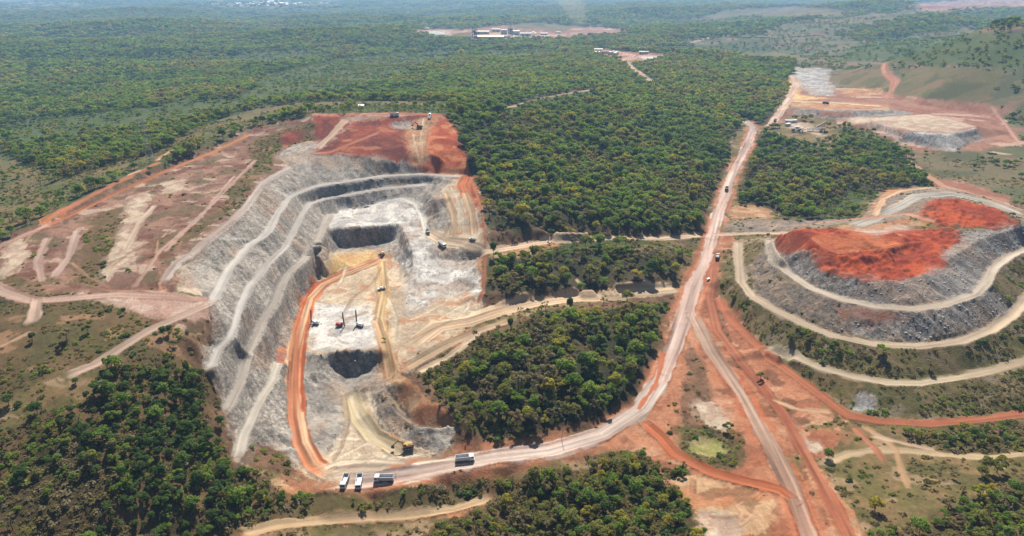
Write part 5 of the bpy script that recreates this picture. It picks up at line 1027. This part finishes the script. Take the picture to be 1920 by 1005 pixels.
conveyor(872, 71, .35, 60, 4, 38, 5, 'long inclined conveyor climbing to the dark tower of the distant plant')
e = root('crane', 969, 62, 0, 'thin tower crane jib leaning over the distant plant', 'crane'); MB().tube((0, 0, -1), (-14, 4, 48), .9, 8, .5).build('jib', M['dark'], e); MB().box((2, 0, 2.5), (8, 5, 5)).build('cab', M['yellow'], e)
CP = [(1100, 98, 24, 10, 4, 'roof', 'white roofed shed farthest left in the small pink yard beyond the forest'), (1122, 96, 20, 9, 5, 'roof', 'pale shed behind the others in the small pink yard'), (1133, 100, 18, 9, 4.5, 'terra', 'red roofed shed in the middle of the small pink yard'), (1118, 100, 16, 8, 4, 'roofyel', 'buff roofed shed in front of the red one in the small pink yard'), (1204, 101, 14, 8, 5, 'roofgrey', 'grey hut at the road bend behind the small pink yard'), (1212, 100, 9, 6, 4, 'roof', 'little white hut beside the grey one at the road bend')]
for px, py, L, W, h, rm, lab in CP: building(px, py, L, W, h, rng.uniform(-.2, .2), lab, 'shed', M['wall'], M[rm], .16, 'shed', 1, 2)
for i, (px, py) in enumerate(((1144, 103), (1150, 102), (1156, 103), (1153, 105))):
    lab = ('leftmost', 'rear', 'rightmost', 'front')[i] + ' grey storage tank of four in the small pink yard'; e = root('storage_tank', px, py, 0, lab, 'tank', 'grey tanks in the small yard'); e.rotation_euler = (0, 0, 0)
    MB().tube((0, 0, -1), (0, 0, 7), 5, 20).build('shell', M['galv'], e); MB().tube((0, 0, 7), (0, 0, 8.6), 5.1, 20, .4).build('lid', M['roof'], e); MB().bar((5.1, 0, 0), (5.1, 0, 7.5), .4, .15).build('ladder', M['dark'], e)
building(796, 55, 40, 12, 5, 0, 'long pale roof at the edge of the far clearing left of the plant', 'shed', M['wall'], M['roof'], .1, 'shed', 2, 4)
# town on the far plain
hp = building(500, 8, 16, 11, 5, 0, 'pale low house in the town on the far plain', 'house', M['wall'], M['roof'], .3, 'town_house', 1, 2, 'houses of the far town')
hq = building(520, 8, 18, 12, 5, .3, 'pale low house in the town on the far plain', 'house', M['white'], M['white'], .3, 'town_house', 1, 2, 'houses of the far town')
TX, TY = raycast(np.where(np.arange(120) < 95, rng.normal(505, 55, 120), rng.uniform(360, 640, 120)), np.clip(rng.normal(7.5, 2.6, 120), 1.2, 14)); TZ = ground_z(TX, TY)
for k in range(120):
    src = hp if k % 2 else hq
    x, y, z = TX[k], TY[k], TZ[k]; c = src.copy(); col.objects.link(c); s_ = rng.uniform(.7, 1.5); c.location = (x, y, z); c.rotation_euler = (0, 0, rng.random()*3.14); c.scale = (s_, s_, s_*.9)
    for ch in src.children: d = ch.copy(); col.objects.link(d); d.parent = c
building(363, 3, 60, 40, 22, .2, 'large white block standing apart left of the far town', 'building', M['white'], M['white'], .1, 'town_block', 1, 4)
# ------------------------------------------------------------------ air
def haze_box():
    bm = bmesh.new(); bmesh.ops.create_cube(bm, size=1); zlo = float(GZ.min()) - 1.5; zhi = max(float(GZ.max()) + 25, H + 12)
    for v in bm.verts: v.co = Vector((v.co.x*44000, 2000 + v.co.y*42000, zlo if v.co.z < 0 else zhi))
    me = bpy.data.meshes.new('haze'); bm.to_mesh(me); bm.free(); o = bpy.data.objects.new('haze', me); col.objects.link(o)
    m = bpy.data.materials.new('haze'); m.use_nodes = True; n = m.node_tree; n.nodes.remove(n.nodes['Principled BSDF'])
    v = n.nodes.new('ShaderNodeVolumePrincipled'); v.inputs['Color'].default_value = (.36, .62, 1.0, 1); v.inputs['Density'].default_value = HAZE; v.inputs['Anisotropy'].default_value = .2
    n.links.new(v.outputs[0], n.nodes['Material Output'].inputs['Volume']); me.materials.append(m)
    tag(o, 'thin blue haze lying over the far forest', 'haze', None, 'stuff')
HAZE = 1.02e-4
haze_box()
print('ground z', GZ.min(), GZ.max())

def plume():
    x, y, z = place(1082, 64); bm = bmesh.new(); bmesh.ops.create_icosphere(bm, subdivisions=4, radius=1)
    for v in bm.verts:
        t = (v.co.z + 1)/2; w_ = 16 + 60*t; n = float(fbm(np.array([v.co.x*2 + 9]), np.array([v.co.z*3 + v.co.y*2]), 7, 3)[0])
        v.co = Vector((v.co.x*w_*(.6 + n) - 70*t*t + 9*math.sin(t*5), v.co.y*w_*(.6 + n), 190*t - 6))
    me = bpy.data.meshes.new('dust_plume'); bm.to_mesh(me); bm.free(); me.shade_smooth(); o = bpy.data.objects.new('dust_plume', me); col.objects.link(o); o.location = (x, y, z)
    m = bpy.data.materials.new('dust'); m.use_nodes = True; n = m.node_tree; n.nodes.remove(n.nodes['Principled BSDF']); v = n.nodes.new('ShaderNodeVolumePrincipled'); v.inputs['Color'].default_value = (.9, .84, .74, 1); v.inputs['Density'].default_value = .0022
    n.links.new(v.outputs[0], n.nodes['Material Output'].inputs['Volume']); me.materials.append(m); tag(o, 'thin pale dust plume rising at the right of the distant plant', 'dust', None, 'stuff')
plume()
